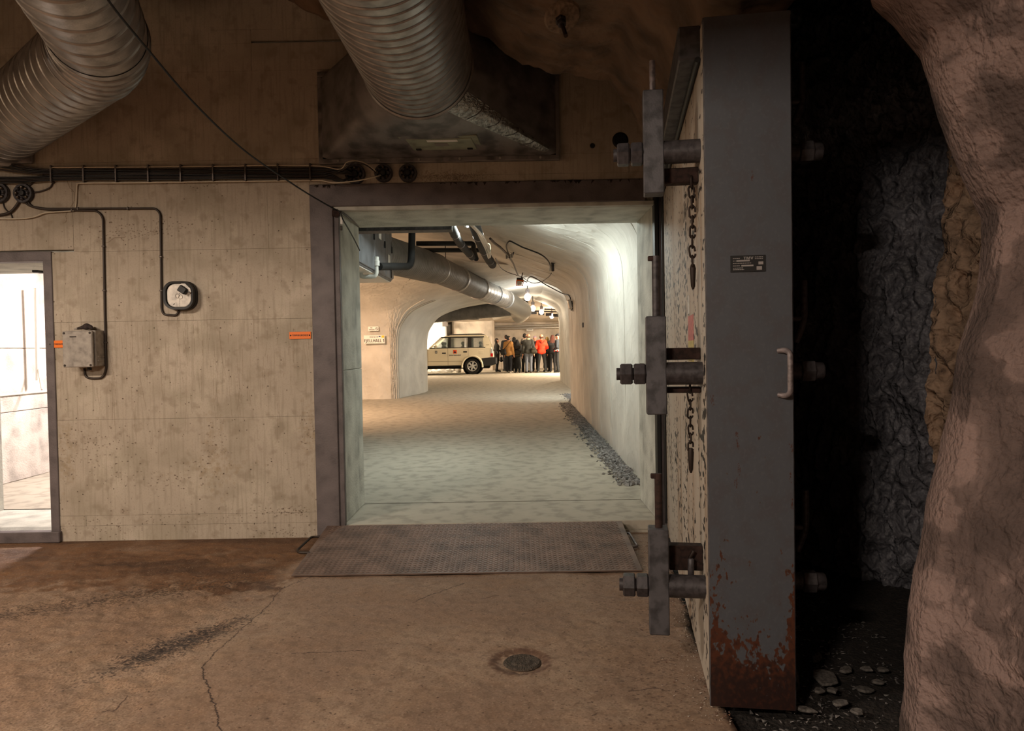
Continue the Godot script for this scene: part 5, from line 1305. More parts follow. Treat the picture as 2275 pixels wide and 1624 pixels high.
func build_hall_things():
	var s: SurfaceTool
	# long cable tray just behind the lintel
	var t := thing("cable_channel", "dark steel cable channel hung just behind the doorway lintel", "cable channel", seen_at(900, 507, 6.75)); var y := 0.0
	s = st(); span(s, Vector3(-0.46, -0.03, -0.10), Vector3(0.44, 0.05, 0.06), 0.004); put("channel", s, M.steel_grey, t)
	for k in 3:
		s = st(); box(s, Vector3(-0.24 + k * 0.25, 0.06, 0.04), Vector3(0.025, 0.03, 0.06), 0.003); put("hook", s, M.rod_grey, t)
	for k in 2:
		s = st(); rod(s, Vector3(-0.35 + k * 0.6, 0.05, -0.02), Vector3(-0.35 + k * 0.6, 1.0, -0.02), 0.006, 8); put("hanger", s, M.rod_grey, t)
	# ventilation cabinet
	var zc := 10.0; var bx := seen_at(872, 626, zc); t = thing("ventilation_cabinet", "grey ventilation cabinet with panelled doors hung under the ceiling at the upper left", "ventilation unit", Vector3(bx.x, bx.y, -zc))
	var hh := 0.95; var dd := 2.9
	s = st(); span(s, Vector3(-1.2, 0.0, 0.0), Vector3(-0.012, hh, dd), 0.01); put("body", s, M.cabinet, t)
	var zz := 0.02
	for k in 4:
		var wd: float = [0.52, 0.72, 0.80, 0.80][k]; s = st(); span(s, Vector3(-0.014, 0.02, zz), Vector3(0.006, hh - 0.02, zz + wd - 0.02), 0.006); var d := put("door_panel", s, M.cabinet, t); 
		s = st(); box(s, Vector3(0.012, hh * 0.45, zz + 0.05), Vector3(0.02, 0.09, 0.03), 0.004); put("latch", s, M.black, d)
		if k < 2:
			s = st(); box(s, Vector3(0.008, hh * (0.55 if k else 0.28), zz + wd * 0.5), Vector3(0.004, 0.14, 0.16), 0.001); put("notice", s, M.sign_white, d)
		zz += wd
	s = st(); span(s, Vector3(-1.2, -0.012, 0.02), Vector3(-0.03, 0.002, dd - 0.02), 0.003); put("bottom_tray", s, M.white_plastic, t)
	s = st(); box(s, Vector3(0.01, 0.10, 0.08), Vector3(0.02, 0.12, 0.14), 0.003); put("type_plate", s, M.brass, t)
	for k in 2:
		s = st(); rod(s, Vector3(-0.1 - 0.9 * k, hh, 0.4), Vector3(-0.1 - 0.9 * k, hh + 0.6, 0.4), 0.01, 8); put("hanger", s, M.rod_grey, t)
	# white water trap under the cabinet
	t = thing("drain_trap", "white plastic drain trap pipe below the ventilation cabinet", "drain pipe", seen_at(836, 598, 8.75))
	s = st(); sweep(s, curve([Vector3(-0.19, 0.0, 0), Vector3(-0.19, -0.09, 0), Vector3(0.0, -0.09, 0), Vector3(0.0, 0.05, 0)], 0.02, 0.06), [0.027], 14); put("pipe", s, M.white_plastic, t)
	s = st(); lathe(s, [Vector2(0.0, 0.0), Vector2(0.042, 0.0), Vector2(0.042, 0.06), Vector2(0.034, 0.07), Vector2(0.034, 0.11), Vector2(0.0, 0.115)], Vector3(0, 0.04, 0), Vector3.UP, 18); put("funnel", s, M.white_plastic, t)
	s = st(); lathe(s, [Vector2(0.032, 0.0), Vector2(0.036, 0.01), Vector2(0.032, 0.02)], Vector3(-0.19, -0.04, 0), Vector3.UP, 14); put("collar", s, M.white_plastic, t)
	# insulated pipe in front of the cabinet
	s = st(); sweep(s, curve([seen_at(916, 470, 9.6), seen_at(914, 592, 9.5), seen_at(843, 592, 8.76)], 0.04, 0.13), [0.046], 18); tag(put("insulated_pipe", s, M.foam), "black insulated pipe bending from upright to level below the ventilation cabinet", "pipe")
	# the long spiral duct of the hall
	t = thing("hall_duct", "long grey spiral duct running from the ventilation cabinet down the hall", "duct", Vector3.ZERO)
	var p0 := Vector3(bx.x - 0.38, bx.y + 0.46, -9.98); var p1 := seen_at(968, 597, 13.4); var p2 := seen_at(1062, 640, 17.0); var p3 := seen_at(1122, 664, 20.2); var p4 := seen_at(1162, 690, 22.0)
	s = st(); spiral_duct(s, [p0, p1], 0.275, 0.09, 0.004, 36); put("pipe", s, M.duct_dark, t)
	s = st(); spiral_duct(s, [p1, p2], 0.25, 0.11, 0.004, 36); put("pipe", s, M.duct_dark, t)
	s = st(); spiral_duct(s, [p2, p3], 0.25, 0.35, 0.006, 36); put("pipe", s, M.duct, t)
	s = st(); sweep(s, curve([p3, p3.lerp(p4, 0.55), p4, p4 + Vector3(-0.12, -0.1, -0.6)], 0.1), [0.26], 36, false); put("elbow", s, M.pipe_steel, t)
	for q in [p1, p1.lerp(p2, 0.45), p2, p2.lerp(p3, 0.5), p3]:
		s = st(); lathe(s, [Vector2(0.25, -0.05), Vector2(0.272, -0.045), Vector2(0.272, -0.01), Vector2(0.262, 0.0), Vector2(0.272, 0.01), Vector2(0.272, 0.045), Vector2(0.25, 0.05)], q, (p2 - p1), 36); put("joint_ring", s, M.duct, t)
	s = st(); lathe(s, [Vector2(0.22, 0.0), Vector2(0.40, 0.0), Vector2(0.40, 0.03), Vector2(0.22, 0.03)], p0, p1 - p0, 36); put("inlet_flange", s, M.duct_dark, t)
	for q in [p1.lerp(p2, 0.2), p2.lerp(p3, 0.3)]:
		s = st(); rod(s, q + Vector3(0, 0.24, 0), q + Vector3(0, 1.0, 0), 0.008, 8); put("hanger", s, M.cable, t)
	# cross duct behind the vault and steel tubes on the far wall
	t = thing("cross_duct", "spiral duct crossing the far hall above the car", "duct", Vector3.ZERO)
	s = st(); var q0 := seen_at(1170, 682, 26.0); var q1 := seen_at(930, 704, 27.5); spiral_duct(s, [q0, q1], 0.27, 0.12, 0.004, 32); put("pipe", s, M.duct_dark, t)
	s = st(); lathe(s, [Vector2(0.27, -0.05), Vector2(0.29, -0.05), Vector2(0.29, 0.05), Vector2(0.27, 0.05)], q0.lerp(q1, 0.12), q1 - q0, 32); put("joint_ring", s, M.duct, t)
	for r in [[[1100, 705, 33.0], [1150, 694, 28.0], 0.13, "slanting steel duct under the far ceiling beside the lamps"], [[1095, 726, 39.6], [1250, 721, 39.6], 0.055, "upper bright steel pipe along the top of the far wall"], [[1095, 731, 39.6], [1250, 727, 39.6], 0.05, "lower bright steel pipe along the top of the far wall"]]:
		s = st(); rod(s, seen_at(r[0][0], r[0][1], r[0][2]), seen_at(r[1][0], r[1][1], r[1][2]), r[2], 18); tag(put("steel_pipe", s, M.pipe_steel), r[3], "pipe")
	# two black level pipes with their bends
	s = st(); sweep(s, curve([seen_at(925, 541, 12.4), seen_at(1052, 541, 12.4), seen_at(1052, 554, 12.4), seen_at(1058, 575, 12.0)], 0.05, 0.14), [0.042], 16); tag(put("black_pipe", s, M.pipe_black), "upper black level pipe across the hall ceiling with a bend at its right end", "pipe")
	s = st(); rod(s, seen_at(940, 556, 12.7), seen_at(1085, 556, 12.7), 0.04, 16); tag(put("black_pipe", s, M.pipe_black), "lower black level pipe across the hall ceiling", "pipe")
	# insulated pipes coming towards the doorway
	var foam := [[[[985, 470, 7.6], [1003, 505, 8.3], [1022, 540, 9.9], [1049, 571, 11.5]], 0.055, "dark insulated pipe slanting away under the ceiling, left of the cable bundle"], [[[1035, 440, 7.6], [1056, 505, 8.6], [1077, 560, 10.6], [1094, 588, 12.2]], 0.068, "thick dark insulated pipe slanting away behind the silver cable bundle"]]
	for r in foam:
		var pts := []
		for q in r[0]: pts.append(seen_at(q[0], q[1], q[2]))
		s = st(); var cv := curve(pts, 0.1); sweep(s, cv, [r[1]], 18); var o := put("foam_pipe", s, M.foam); tag(o, r[2], "pipe")
		for k in 3:
			var at: Vector3 = cv[int(cv.size() * (0.35 + 0.25 * k))]; var nx: Vector3 = cv[int(cv.size() * (0.35 + 0.25 * k)) + 1]
			s = st(); lathe(s, [Vector2(r[1], -0.02), Vector2(r[1] + 0.004, -0.02), Vector2(r[1] + 0.004, 0.02), Vector2(r[1], 0.02)], at, nx - at, 18); put("tape_band", s, M.rod_grey, o)
	# silver cables strapped together
	for k in 7:
		var pts := []
		for q in [[1043, 496, 7.3], [1062, 515, 8.0], [1072, 530, 8.7], [1084, 556, 9.6], [1087, 572, 10.0]]:
			pts.append(seen_at(q[0] + (k - 3) * (1.5 if q[1] > 520 and q[1] < 565 else 0.7) + rng.randf_range(-1, 1), q[1] + rng.randf_range(-1.5, 1.5), q[2] + 0.02 * (k % 3)))
		s = st(); sweep(s, curve(pts, 0.06), [0.011], 8); tag(put("silver_cable", s, M.pipe_steel), "silver cable in the loose bundle hanging below the thick insulated pipe", "cable", "silver cables in the ceiling bundle")
	s = st(); var coil := []
	for k in 50:
		var a := k * 0.5; coil.append(seen_at(1085 + cos(a) * 5.0, 552 + sin(a) * 11.0, 9.5 + 0.01 * (k % 7)))
	sweep(s, coil, [0.007], 6); tag(put("cable_coil", s, M.cable_white), "coil of thin pale cable tied to the silver cable bundle", "cable coil")
	var runs := [[[[1089, 530], [1100, 541], [1112, 550], [1122, 560], [1130, 568]], 0.020, M.clip, "grey twisted cable chain along the ceiling, up to the first clamp", 0.08], [[[1132, 572], [1140, 585], [1146, 600], [1151, 612]], 0.016, M.clip, "grey cable from the clamp down to the small orange floodlight", 0.13],
		[[[1130, 565], [1125, 548], [1130, 537], [1137, 537], [1160, 549], [1195, 562], [1213, 574], [1222, 588], [1222, 601]], 0.012, M.cable, "black cable arching over the ceiling to the grey junction box", 0.05],
		[[[1101, 574], [1112, 594], [1126, 604], [1140, 609], [1160, 616], [1180, 628], [1200, 627], [1218, 616], [1225, 607]], 0.007, M.cable_brown, "thin brown cable sagging across the ceiling under the junction box", 0.12],
		[[[1162, 622], [1170, 627], [1174, 618], [1185, 616], [1215, 634], [1250, 652], [1264, 657], [1268, 668], [1269, 690]], 0.012, M.cable, "black cable running along the lining down to the wall floodlight", 0.04]]
	for r in runs:
		var pts := []
		for q in r[0]: pts.append(under(q[0], q[1], r[4]))
		s = st(); sweep(s, curve(pts, 0.1), [r[1]], 8); tag(put("hall_cable", s, r[2]), r[3], "cable")
	t = thing("cable_clamp", "bundle of shiny clamps on the ceiling hanger, left of the black arching cable", "clamp", under(1132, 570, 0.08))
	for k in 4:
		s = st(); pin(s, Vector3(-0.05 + k * 0.033, -0.04 + 0.017 * (k % 2), 0), Vector3(-0.05 + k * 0.033, 0.04 + 0.017 * (k % 2), 0.017), 0.019, 0.005, 8); put("clamp", s, M.pipe_steel, t)
	s = st(); sweep(s, [Vector3(0.05, 0.0, 0), Vector3(0.075, 0.07, 0.02), Vector3(0.10, 0.15, 0.05)], [0.013], 8); put("hook", s, M.nut, t)
	t = thing("ceiling_box", "small grey junction box on the white lining under the arching cable", "junction box", under(1228, 594, 0.06))
	s = st(); box(s, Vector3.ZERO, Vector3(0.05, 0.14, 0.05), 0.008); put("body", s, M.conduit, t); s = st(); box(s, Vector3(0.025, 0.075, -0.02), Vector3(0.11, 0.02, 0.04), 0.004); put("bracket", s, M.nut, t)
	t = thing("floodlight", "small orange framed floodlight hanging under the ceiling cable", "floodlight", under(1155, 625, 0.2)); t.scale = Vector3.ONE * 0.95
	s = st(); box(s, Vector3(0, 0.03, 0), Vector3(0.15, 0.11, 0.07), 0.01); put("housing", s, M.nut, t)
	s = st(); sweep(s, [Vector3(-0.075, 0.02, 0.05), Vector3(-0.085, -0.10, 0.07), Vector3(0.065, -0.11, 0.07), Vector3(0.08, 0.01, 0.05), Vector3(-0.075, 0.02, 0.05)], [0.013], 8); put("frame", s, M.orange_sign, t)
	s = st(); box(s, Vector3(-0.01, -0.045, 0.055), Vector3(0.11, 0.09, 0.01), 0.002); put("glass", s, M.white_plastic, t)
	s = st(); rod(s, Vector3(0.04, 0.08, 0), Vector3(0.07, 0.2, 0), 0.012, 8); put("hook", s, M.cable, t)
	t = thing("wall_floodlight", "silver floodlight fixed to the fold of the right lining", "floodlight", under(1266, 676, 0.07))
	s = st(); box(s, Vector3(0, 0, 0), Vector3(0.09, 0.20, 0.12), 0.02, Basis(Vector3(0, 0, 1), 0.2)); put("housing", s, M.pipe_steel, t)
	s = st(); box(s, Vector3(0.06, -0.04, 0), Vector3(0.05, 0.22, 0.05), 0.006, Basis(Vector3(0, 0, 1), 0.2)); put("bracket", s, M.cable, t)
	# row of bulb lamps receding under the ceiling
	var wl := Color(1.0, 0.91, 0.79)
	var bulbs := [["nearest of the row of round lamps, below the orange floodlight", 1172, 660, 19.5, Color(1.0, 0.95, 0.88), 0.7, 0.09], ["second round lamp, right of the duct elbow", 1184, 685, 23.5, wl, 0.7, 0.09], ["third round lamp above the group of people", 1203, 693, 27.0, wl, 1.0, 0.09], ["farthest and lowest round lamp near the far wall", 1226, 702, 31.5, wl, 1.2, 0.10]]
	for b in bulbs:
		t = thing("bulb_lamp", b[0], "lamp", seen_at(b[1], b[2], b[3]))
		var r: float = b[6]
		s = st(); lathe(s, [Vector2(0.0, -r * 1.15), Vector2(r * 0.5, -r * 1.05), Vector2(r * 0.87, -r * 0.6), Vector2(r, 0), Vector2(r * 0.9, r * 0.5), Vector2(r * 0.55, r * 0.95), Vector2(0, r)], Vector3.ZERO, Vector3.UP, 20); put("bulb", s, glow(b[4], 6.0), t)
		s = st(); lathe(s, [Vector2(r * 0.5, 0.09), Vector2(r * 0.62, 0.12), Vector2(r * 0.62, 0.2), Vector2(r * 0.3, 0.23), Vector2(0.0, 0.24)], Vector3.ZERO, Vector3.UP, 16); put("socket", s, M.rod_grey, t)
		s = st(); rod(s, Vector3(0, 0.22, 0), Vector3(0.0, 0.55, 0), 0.012, 8); put("hanger", s, M.cable, t)
		omni("light", Vector3.ZERO, b[4], b[5], r, t)
	# more lamps of the hall, behind the pillar and out of the doorway's view
	tube_fitting("warm fluorescent lamp on the hidden left side of the near hall", Vector3(-4.8, 3.2, -13.2), Vector3(-0.1, -0.6, -0.8), Vector2(1.2, 0.2), Color(1.0, 0.83, 0.68), 34.0)
	tube_fitting("warm fluorescent lamp on the hall ceiling behind the vault, in front of the car", Vector3(-1.1, 3.3, -24.6), Vector3(0.0, -0.7, -0.7), Vector2(1.4, 0.1), wl, 95.0)
	tube_fitting("warm fluorescent lamp on the far hall ceiling behind the pillar", Vector3(-4.6, 2.9, -34.5), Vector3(0.2, -1, -0.2), Vector2(1.2, 0.2), wl, 44.0)
	tube_fitting("warm fluorescent lamp on the far hall ceiling at the hidden right", Vector3(3.4, 2.8, -32.5), Vector3(-0.3, -1, -0.1), Vector2(1.2, 0.2), wl, 75.0)
	tube_fitting("cold fluorescent lamp behind the fold of the right lining", Vector3(1.46, 2.35, -17.4), Vector3(-0.1, -0.2, -1.0), Vector2(0.2, 0.5), Color(0.95, 1.0, 1.0), 7.0, 1.0)
	t = thing("lamp_bracket", "dark brackets and small fittings between the far lamps", "bracket", seen_at(1205, 698, 29.0))
	for k in 4:
		s = st(); box(s, Vector3(-0.35 + k * 0.32, 0.06 - 0.02 * k, -0.4 * k), Vector3(0.24, 0.12, 0.16), 0.01); put("fitting", s, M.nut, t)
	s = st(); rod(s, Vector3(-0.5, 0.14, 0), Vector3(0.85, 0.12, -1.0), 0.03, 8); put("rail", s, M.nut, t); s = st(); rod(s, Vector3(0.1, 0.2, 0), Vector3(0.9, 0.2, -1.0), 0.03, 8); put("rail", s, M.nut, t)
	t = thing("ceiling_fan_plate", "dark flat fitting under the cross duct above the car", "fitting", seen_at(1052, 709, 30.0))
	s = st(); lathe(s, [Vector2(0.0, -0.03), Vector2(0.22, -0.02), Vector2(0.24, 0.02), Vector2(0.0, 0.03)], Vector3.ZERO, Vector3.UP, 20); put("plate", s, M.nut, t)
	# signs on the lining
	t = thing("hall_sign", "white sign with the name of the hall on the front of the lined pillar", "sign", seen_at(831.5, 754, 18.62))
	s = st(); box(s, Vector3(0, 0, 0.0), Vector3(0.54, 0.215, 0.012), 0.003); put("plate", s, M.sign_white, t)
	text("FJELLHALL 1", 0.077, M.ink, t, Transform3D(Basis(), Vector3(0.0, -0.035, 0.007)), 0.86)
	text("ROM NR. 08", 0.028, M.ink, t, Transform3D(Basis(), Vector3(-0.01, 0.062, 0.007)))
	s = st(); box(s, Vector3(0.225, 0.07, 0.007), Vector3(0.07, 0.058, 0.003)); put("yellow_field", s, mat(Color(0.93, 0.75, 0.10), 0.5), t)
	s = st(); box(s, Vector3(0.14, 0.075, 0.007), Vector3(0.05, 0.035, 0.003)); put("blue_mark", s, mat(Color(0.2, 0.28, 0.5), 0.5), t)
	t = thing("smoking_sign", "small white no smoking sign above the hall name sign", "sign", seen_at(829.5, 730.5, 18.62))
	s = st(); box(s, Vector3.ZERO, Vector3(0.27, 0.115, 0.01), 0.002); put("plate", s, M.sign_white, t)
	text("NO", 0.026, M.ink, t, Transform3D(Basis(), Vector3(-0.05, 0.025, 0.006))); text("SMOKING", 0.026, M.ink, t, Transform3D(Basis(), Vector3(-0.04, -0.022, 0.006)), 0.85)
	s = st(); lathe(s, [Vector2(0.028, -0.002), Vector2(0.036, -0.002), Vector2(0.036, 0.003), Vector2(0.028, 0.003)], Vector3(0.09, 0.0, 0.006), Vector3(0, 0, 1), 24, true); box(s, Vector3(0.09, 0, 0.007), Vector3(0.062, 0.008, 0.003), 0.0, Basis(Vector3(0, 0, 1), -0.8)); put("no_smoking_symbol", s, M.ink, t)
	for q in [["small grey plate fixed to the white side of the pillar", 905, 727, 19.9, Vector2(0.13, 0.085), 0.9], ["small dark tag on the white lining left of the middle clamp bar", 1295, 722, 12.3, Vector2(0.05, 0.085), -1.45]]:
		s = st(); box(s, Vector3.ZERO, Vector3(q[4].x, q[4].y, 0.02), 0.004); var o := put("wall_tag", s, M.clip); o.position = seen_at(q[1], q[2], q[3]); o.rotation.y = q[5]; tag(o, q[0], "tag")
		s = st(); box(s, Vector3(0, 0, 0.011), Vector3(q[4].x * 0.7, q[4].y * 0.6, 0.004), 0.001); put("face", s, M.plate_mark, o)
	t = thing("far_sign", "small white sign on the far wall above the group of people", "sign", seen_at(1177, 732, 39.7)); s = st(); box(s, Vector3(0, 0, 0), Vector3(0.36, 0.17, 0.02), 0.004); put("plate", s, M.sign_white, t); s = st(); box(s, Vector3(0, -0.02, 0.012), Vector3(0.26, 0.03, 0.004)); put("print_line", s, M.plate_mark, t)
	t = thing("wall_vent", "small dark square vent high on the grey wall at the front of the car", "vent", seen_at(989, 720, 36.9)); s = st(); box(s, Vector3.ZERO, Vector3(0.28, 0.22, 0.05), 0.01); put("frame", s, M.clip, t)
	for k in 3:
		s = st(); box(s, Vector3(0, -0.06 + 0.06 * k, 0.03), Vector3(0.22, 0.02, 0.03), 0.004); put("slat", s, M.nut, t)
	t = thing("upright_pipe", "pale upright pipe with a bend where the right lining ends near the people", "pipe", seen_at(1247, 780, 26.2))
	s = st(); sweep(s, curve([Vector3(-0.10, 1.45, 0), Vector3(-0.03, 1.25, 0), Vector3(0, 0.9, 0), Vector3(0, -0.35, 0)], 0.1), [0.05], 12); put("pipe", s, M.white_plastic, t)
	s = st(); box(s, Vector3(0.0, -0.25, 0.03), Vector3(0.09, 0.28, 0.06), 0.01); put("tap", s, M.brass, t)

# ------------------------------------------------------------------ the estate car
func build_car():
	var p := seen_at(1049.6, 830, 33.3)
	var t := thing("car", "cream four-wheel-drive estate car with an orange and blue emblem, parked behind the lined pillar", "car", Vector3(p.x, floor_y(-34.0) + 0.005, -33.3))
	var paint := mat(Color(0.87, 0.835, 0.74), 0.28); paint.clearcoat_enabled = true; paint.clearcoat = 0.6
	var dark := mat(Color(0.085, 0.085, 0.085), 0.55); var glass := mat(Color(0.45, 0.52, 0.52, 0.30), 0.05); glass.transparency = BaseMaterial3D.TRANSPARENCY_ALPHA
	var seat := mat(Color(0.07, 0.07, 0.075), 0.9); var rubber := mat(Color(0.055, 0.052, 0.05), 0.85); var alloy := mat(Color(0.80, 0.80, 0.79), 0.3, 0.6)
	var W := 1.76
	var poly := PackedVector2Array([Vector2(-3.52, 0.46), Vector2(-3.6, 0.72), Vector2(-3.5, 1.0), Vector2(-3.2, 1.08), Vector2(-2.1, 1.18), Vector2(-1.9, 1.225), Vector2(0.0, 1.235), Vector2(0.92, 1.22), Vector2(0.98, 1.0), Vector2(1.01, 0.6), Vector2(0.9, 0.42), Vector2(0.50, 0.41)])
	for k in range(1, 12):
		var a := PI * k / 12.0; poly.append(Vector2(cos(a) * 0.455, 0.37 + sin(a) * 0.455))
	poly.append_array(PackedVector2Array([Vector2(-0.5, 0.41), Vector2(-2.2, 0.41)]))
	for k in range(1, 12):
		var a := PI * k / 12.0; poly.append(Vector2(-2.675 + cos(a) * 0.455, 0.37 + sin(a) * 0.455))
	poly.append(Vector2(-3.2, 0.44))
	var s := st(); prism(s, poly, 0.0, -W, Transform3D(), 0.022); var body := put("body", s, paint, t)
	s = st(); prism(s, PackedVector2Array([Vector2(-1.42, 1.70), Vector2(-1.22, 1.79), Vector2(-0.8, 1.815), Vector2(0.5, 1.815), Vector2(0.68, 1.79), Vector2(0.74, 1.73), Vector2(0.70, 1.70)]), -0.13, -W + 0.13, Transform3D(), 0.012); put("roof", s, paint, body)
	var z := func(y: float, far: bool) -> float:
		var q: float = -0.025 - 0.125 * (y - 1.22) / 0.52
		return -W - q if far else q
	var post := func(b0: float, b1: float, t0: float, t1: float, m: Material, called: String):
		for far in [false, true]:
			var ss := st(); var d := 0.05 if far else -0.05; var v := []
			for q in [[b0, 1.21], [b1, 1.21], [t1, 1.745], [t0, 1.745]]:
				var zz: float = z.call(q[1], far); v.append(Vector3(q[0], q[1], zz)); v.append(Vector3(q[0], q[1], zz + d))
			quad(ss, v[0], v[2], v[4], v[6]); quad(ss, v[1], v[7], v[5], v[3])
			for k in 4: quad(ss, v[k * 2], v[k * 2 + 1], v[(k * 2 + 3) % 8], v[(k * 2 + 2) % 8])
			put(called, ss, m, body)
	post.call(-2.02, -1.90, -1.44, -1.34, paint, "windscreen_post"); post.call(-1.13, -0.98, -1.10, -0.98, dark, "door_post"); post.call(-0.21, -0.02, -0.20, -0.02, dark, "door_post"); post.call(0.54, 0.93, 0.50, 0.73, paint, "rear_post")
	# upper window frames and panes
	for far in [false, true]:
		s = st(); var zt: float = z.call(1.73, far)
		span(s, Vector3(-1.44, 1.695, zt - 0.03), Vector3(0.56, 1.745, zt + 0.03), 0.006); span(s, Vector3(-1.95, 1.205, z.call(1.22, far) - 0.02), Vector3(0.62, 1.25, z.call(1.22, far) + 0.02), 0.006); put("window_surround", s, dark, body)
		for q in [[-1.90, -1.12, -1.36, -1.10], [-0.99, -0.2, -0.99, -0.2], [-0.03, 0.57, -0.03, 0.52]]:
			s = st(); var za: float = z.call(1.24, far) + (0.012 if far else -0.012); var zb: float = z.call(1.71, far) + (0.012 if far else -0.012)
			var a := Vector3(q[0], 1.24, za); var b := Vector3(q[1], 1.24, za); var c := Vector3(q[3], 1.71, zb); var d := Vector3(q[2], 1.71, zb); var th := Vector3(0, 0, -0.006)
			quad(s, a, b, c, d); quad(s, a + th, d + th, c + th, b + th); put("side_window", s, glass, t)
	s = st(); quad(s, Vector3(-1.94, 1.24, -0.12), Vector3(-1.94, 1.24, -W + 0.12), Vector3(-1.40, 1.73, -W + 0.22), Vector3(-1.40, 1.73, -0.22)); put("windscreen", s, glass, t)
	s = st(); quad(s, Vector3(0.90, 1.24, -0.12), Vector3(0.90, 1.24, -W + 0.12), Vector3(0.72, 1.74, -W + 0.22), Vector3(0.72, 1.74, -0.22)); put("rear_window", s, glass, t)
	s = st(); rod(s, Vector3(-0.30, 1.25, z.call(1.24, false)), Vector3(-0.30, 1.70, z.call(1.70, false)), 0.012, 8); put("window_bar", s, alloy, t); s = st(); rod(s, Vector3(-0.34, 1.25, z.call(1.24, false)), Vector3(-0.34, 1.70, z.call(1.70, false)), 0.01, 8); put("window_bar", s, alloy, t)
	# roof rails
	for zz in [-0.2, -W + 0.2]:
		s = st(); sweep(s, curve([Vector3(-1.12, 1.815, zz), Vector3(-0.98, 1.85, zz), Vector3(-0.6, 1.862, zz), Vector3(0.3, 1.862, zz), Vector3(0.48, 1.85, zz), Vector3(0.58, 1.815, zz)], 0.1), [0.017], 8); put("roof_rail", s, dark, t)
		s = st(); box(s, Vector3(-0.25, 1.835, zz), Vector3(0.05, 0.05, 0.04), 0.008); put("rail_foot", s, dark, t)
	# wheels: tyre, rim with six spokes
	for q in [[0.0, -0.11], [-2.675, -0.11], [0.0, -W + 0.11], [-2.675, -W + 0.11]]:
		var out := 1.0 if q[1] > -0.5 else -1.0
		s = st(); lathe(s, [Vector2(0.235, -0.10), Vector2(0.33, -0.115), Vector2(0.362, -0.085), Vector2(0.37, 0.0), Vector2(0.362, 0.085), Vector2(0.33, 0.115), Vector2(0.235, 0.10), Vector2(0.22, 0.0)], Vector3(q[0], 0.37, q[1]), Vector3(0, 0, out), 40, true); var wheel := put("wheel", s, rubber, t)
		s = st(); lathe(s, [Vector2(0.0, 0.02), Vector2(0.18, 0.0), Vector2(0.2, 0.06), Vector2(0.235, 0.1), Vector2(0.22, 0.105), Vector2(0.19, 0.07)], Vector3(q[0], 0.37, q[1]), Vector3(0, 0, out), 36); put("rim", s, rubber if false else M.nut, wheel)
		s = st(); lathe(s, [Vector2(0.188, 0.085), Vector2(0.236, 0.112), Vector2(0.240, 0.095), Vector2(0.20, 0.06)], Vector3(q[0], 0.37, q[1]), Vector3(0, 0, out), 36, true)
		for k in 6:
			var a := TAU * k / 6.0 + 0.3; var dr := Vector3(cos(a), sin(a), 0); var ctr := Vector3(q[0], 0.37, q[1] + out * 0.085)
			box(s, ctr + dr * 0.12, Vector3(0.16, 0.075, 0.03), 0.012, Basis(Vector3(0, 0, 1), a))
		lathe(s, [Vector2(0.0, 0.125), Vector2(0.05, 0.12), Vector2(0.065, 0.09), Vector2(0.065, 0.05)], Vector3(q[0], 0.37, q[1]), Vector3(0, 0, out), 18); put("spokes", s, alloy, wheel)
		# flare over the arch
		s = st(); var v := []
		for k in 15:
			var a := lerpf(-0.12, PI + 0.12, k / 14.0); v.append(Vector3(q[0] + cos(a) * 0.475, 0.37 + sin(a) * 0.475, q[1] + out * 0.12))
		sweep(s, v, [0.045], 8); put("arch_flare", s, paint, t)
		s = st(); lathe(s, [Vector2(0.0, -0.14), Vector2(0.45, -0.14), Vector2(0.45, 0.09)], Vector3(q[0], 0.37, q[1]), Vector3(0, 0, out), 24); put("arch_lining", s, rubber, t)
	# bumper, sill, handles, lamp, flap
	s = st(); prism(s, PackedVector2Array([Vector2(0.42, 0.74), Vector2(0.95, 0.78), Vector2(1.13, 0.74), Vector2(1.13, 0.46), Vector2(0.9, 0.38), Vector2(0.52, 0.37)]), 0.03, -W - 0.03, Transform3D(), 0.04); put("bumper", s, dark, t)
	s = st(); span(s, Vector3(-2.2, 0.36, -0.01), Vector3(-0.52, 0.43, -W + 0.01), 0.02); span(s, Vector3(-2.6, 0.25, -0.4), Vector3(0.8, 0.4, -W + 0.4), 0.04); put("underbody", s, rubber, t)
	for q in [[-1.30, 0.99], [-0.32, 1.04]]:
		s = st(); span(s, Vector3(q[0] - 0.09, q[1] - 0.033, -0.01), Vector3(q[0] + 0.09, q[1] + 0.033, 0.014), 0.012); put("door_handle", s, dark, t)
	s = st(); span(s, Vector3(0.86, 0.90, -0.06), Vector3(0.965, 1.17, 0.012), 0.012); put("tail_lamp_frame", s, alloy, t)
	s = st(); span(s, Vector3(0.855, 0.80, -0.06), Vector3(0.97, 0.955, 0.016), 0.012); put("tail_lamp", s, mat(Color(0.75, 0.06, 0.06), 0.2), t)
	s = st(); span(s, Vector3(0.31, 0.935, -0.02), Vector3(0.53, 1.10, 0.004), 0.01); put("fuel_flap", s, paint, t)
	s = st()
	var seam := mat(Color(0.45, 0.41, 0.33), 0.6)
	for q in [[-1.126, -1.114, 0.43, 1.22], [-2.056, -2.044, 0.43, 1.22], [-2.05, -0.48, 0.60, 0.612], [-0.185, -0.173, 0.86, 1.22]]:
		s = st(); span(s, Vector3(q[0], q[2], -0.01), Vector3(q[1], q[3], 0.0025)); put("door_seam", s, seam, t)
	s = st(); flesh(s, [[Vector3(-1.70, 1.31, 0.09), Vector3(-1.64, 1.31, 0.10), 0.07, 0.06], [Vector3(-1.70, 1.27, 0.09), Vector3(-1.66, 1.25, 0.0), 0.03, 0.03]], 0.02, 0.03); put("door_mirror", s, mat(Color(0.82, 0.80, 0.72), 0.3), t)
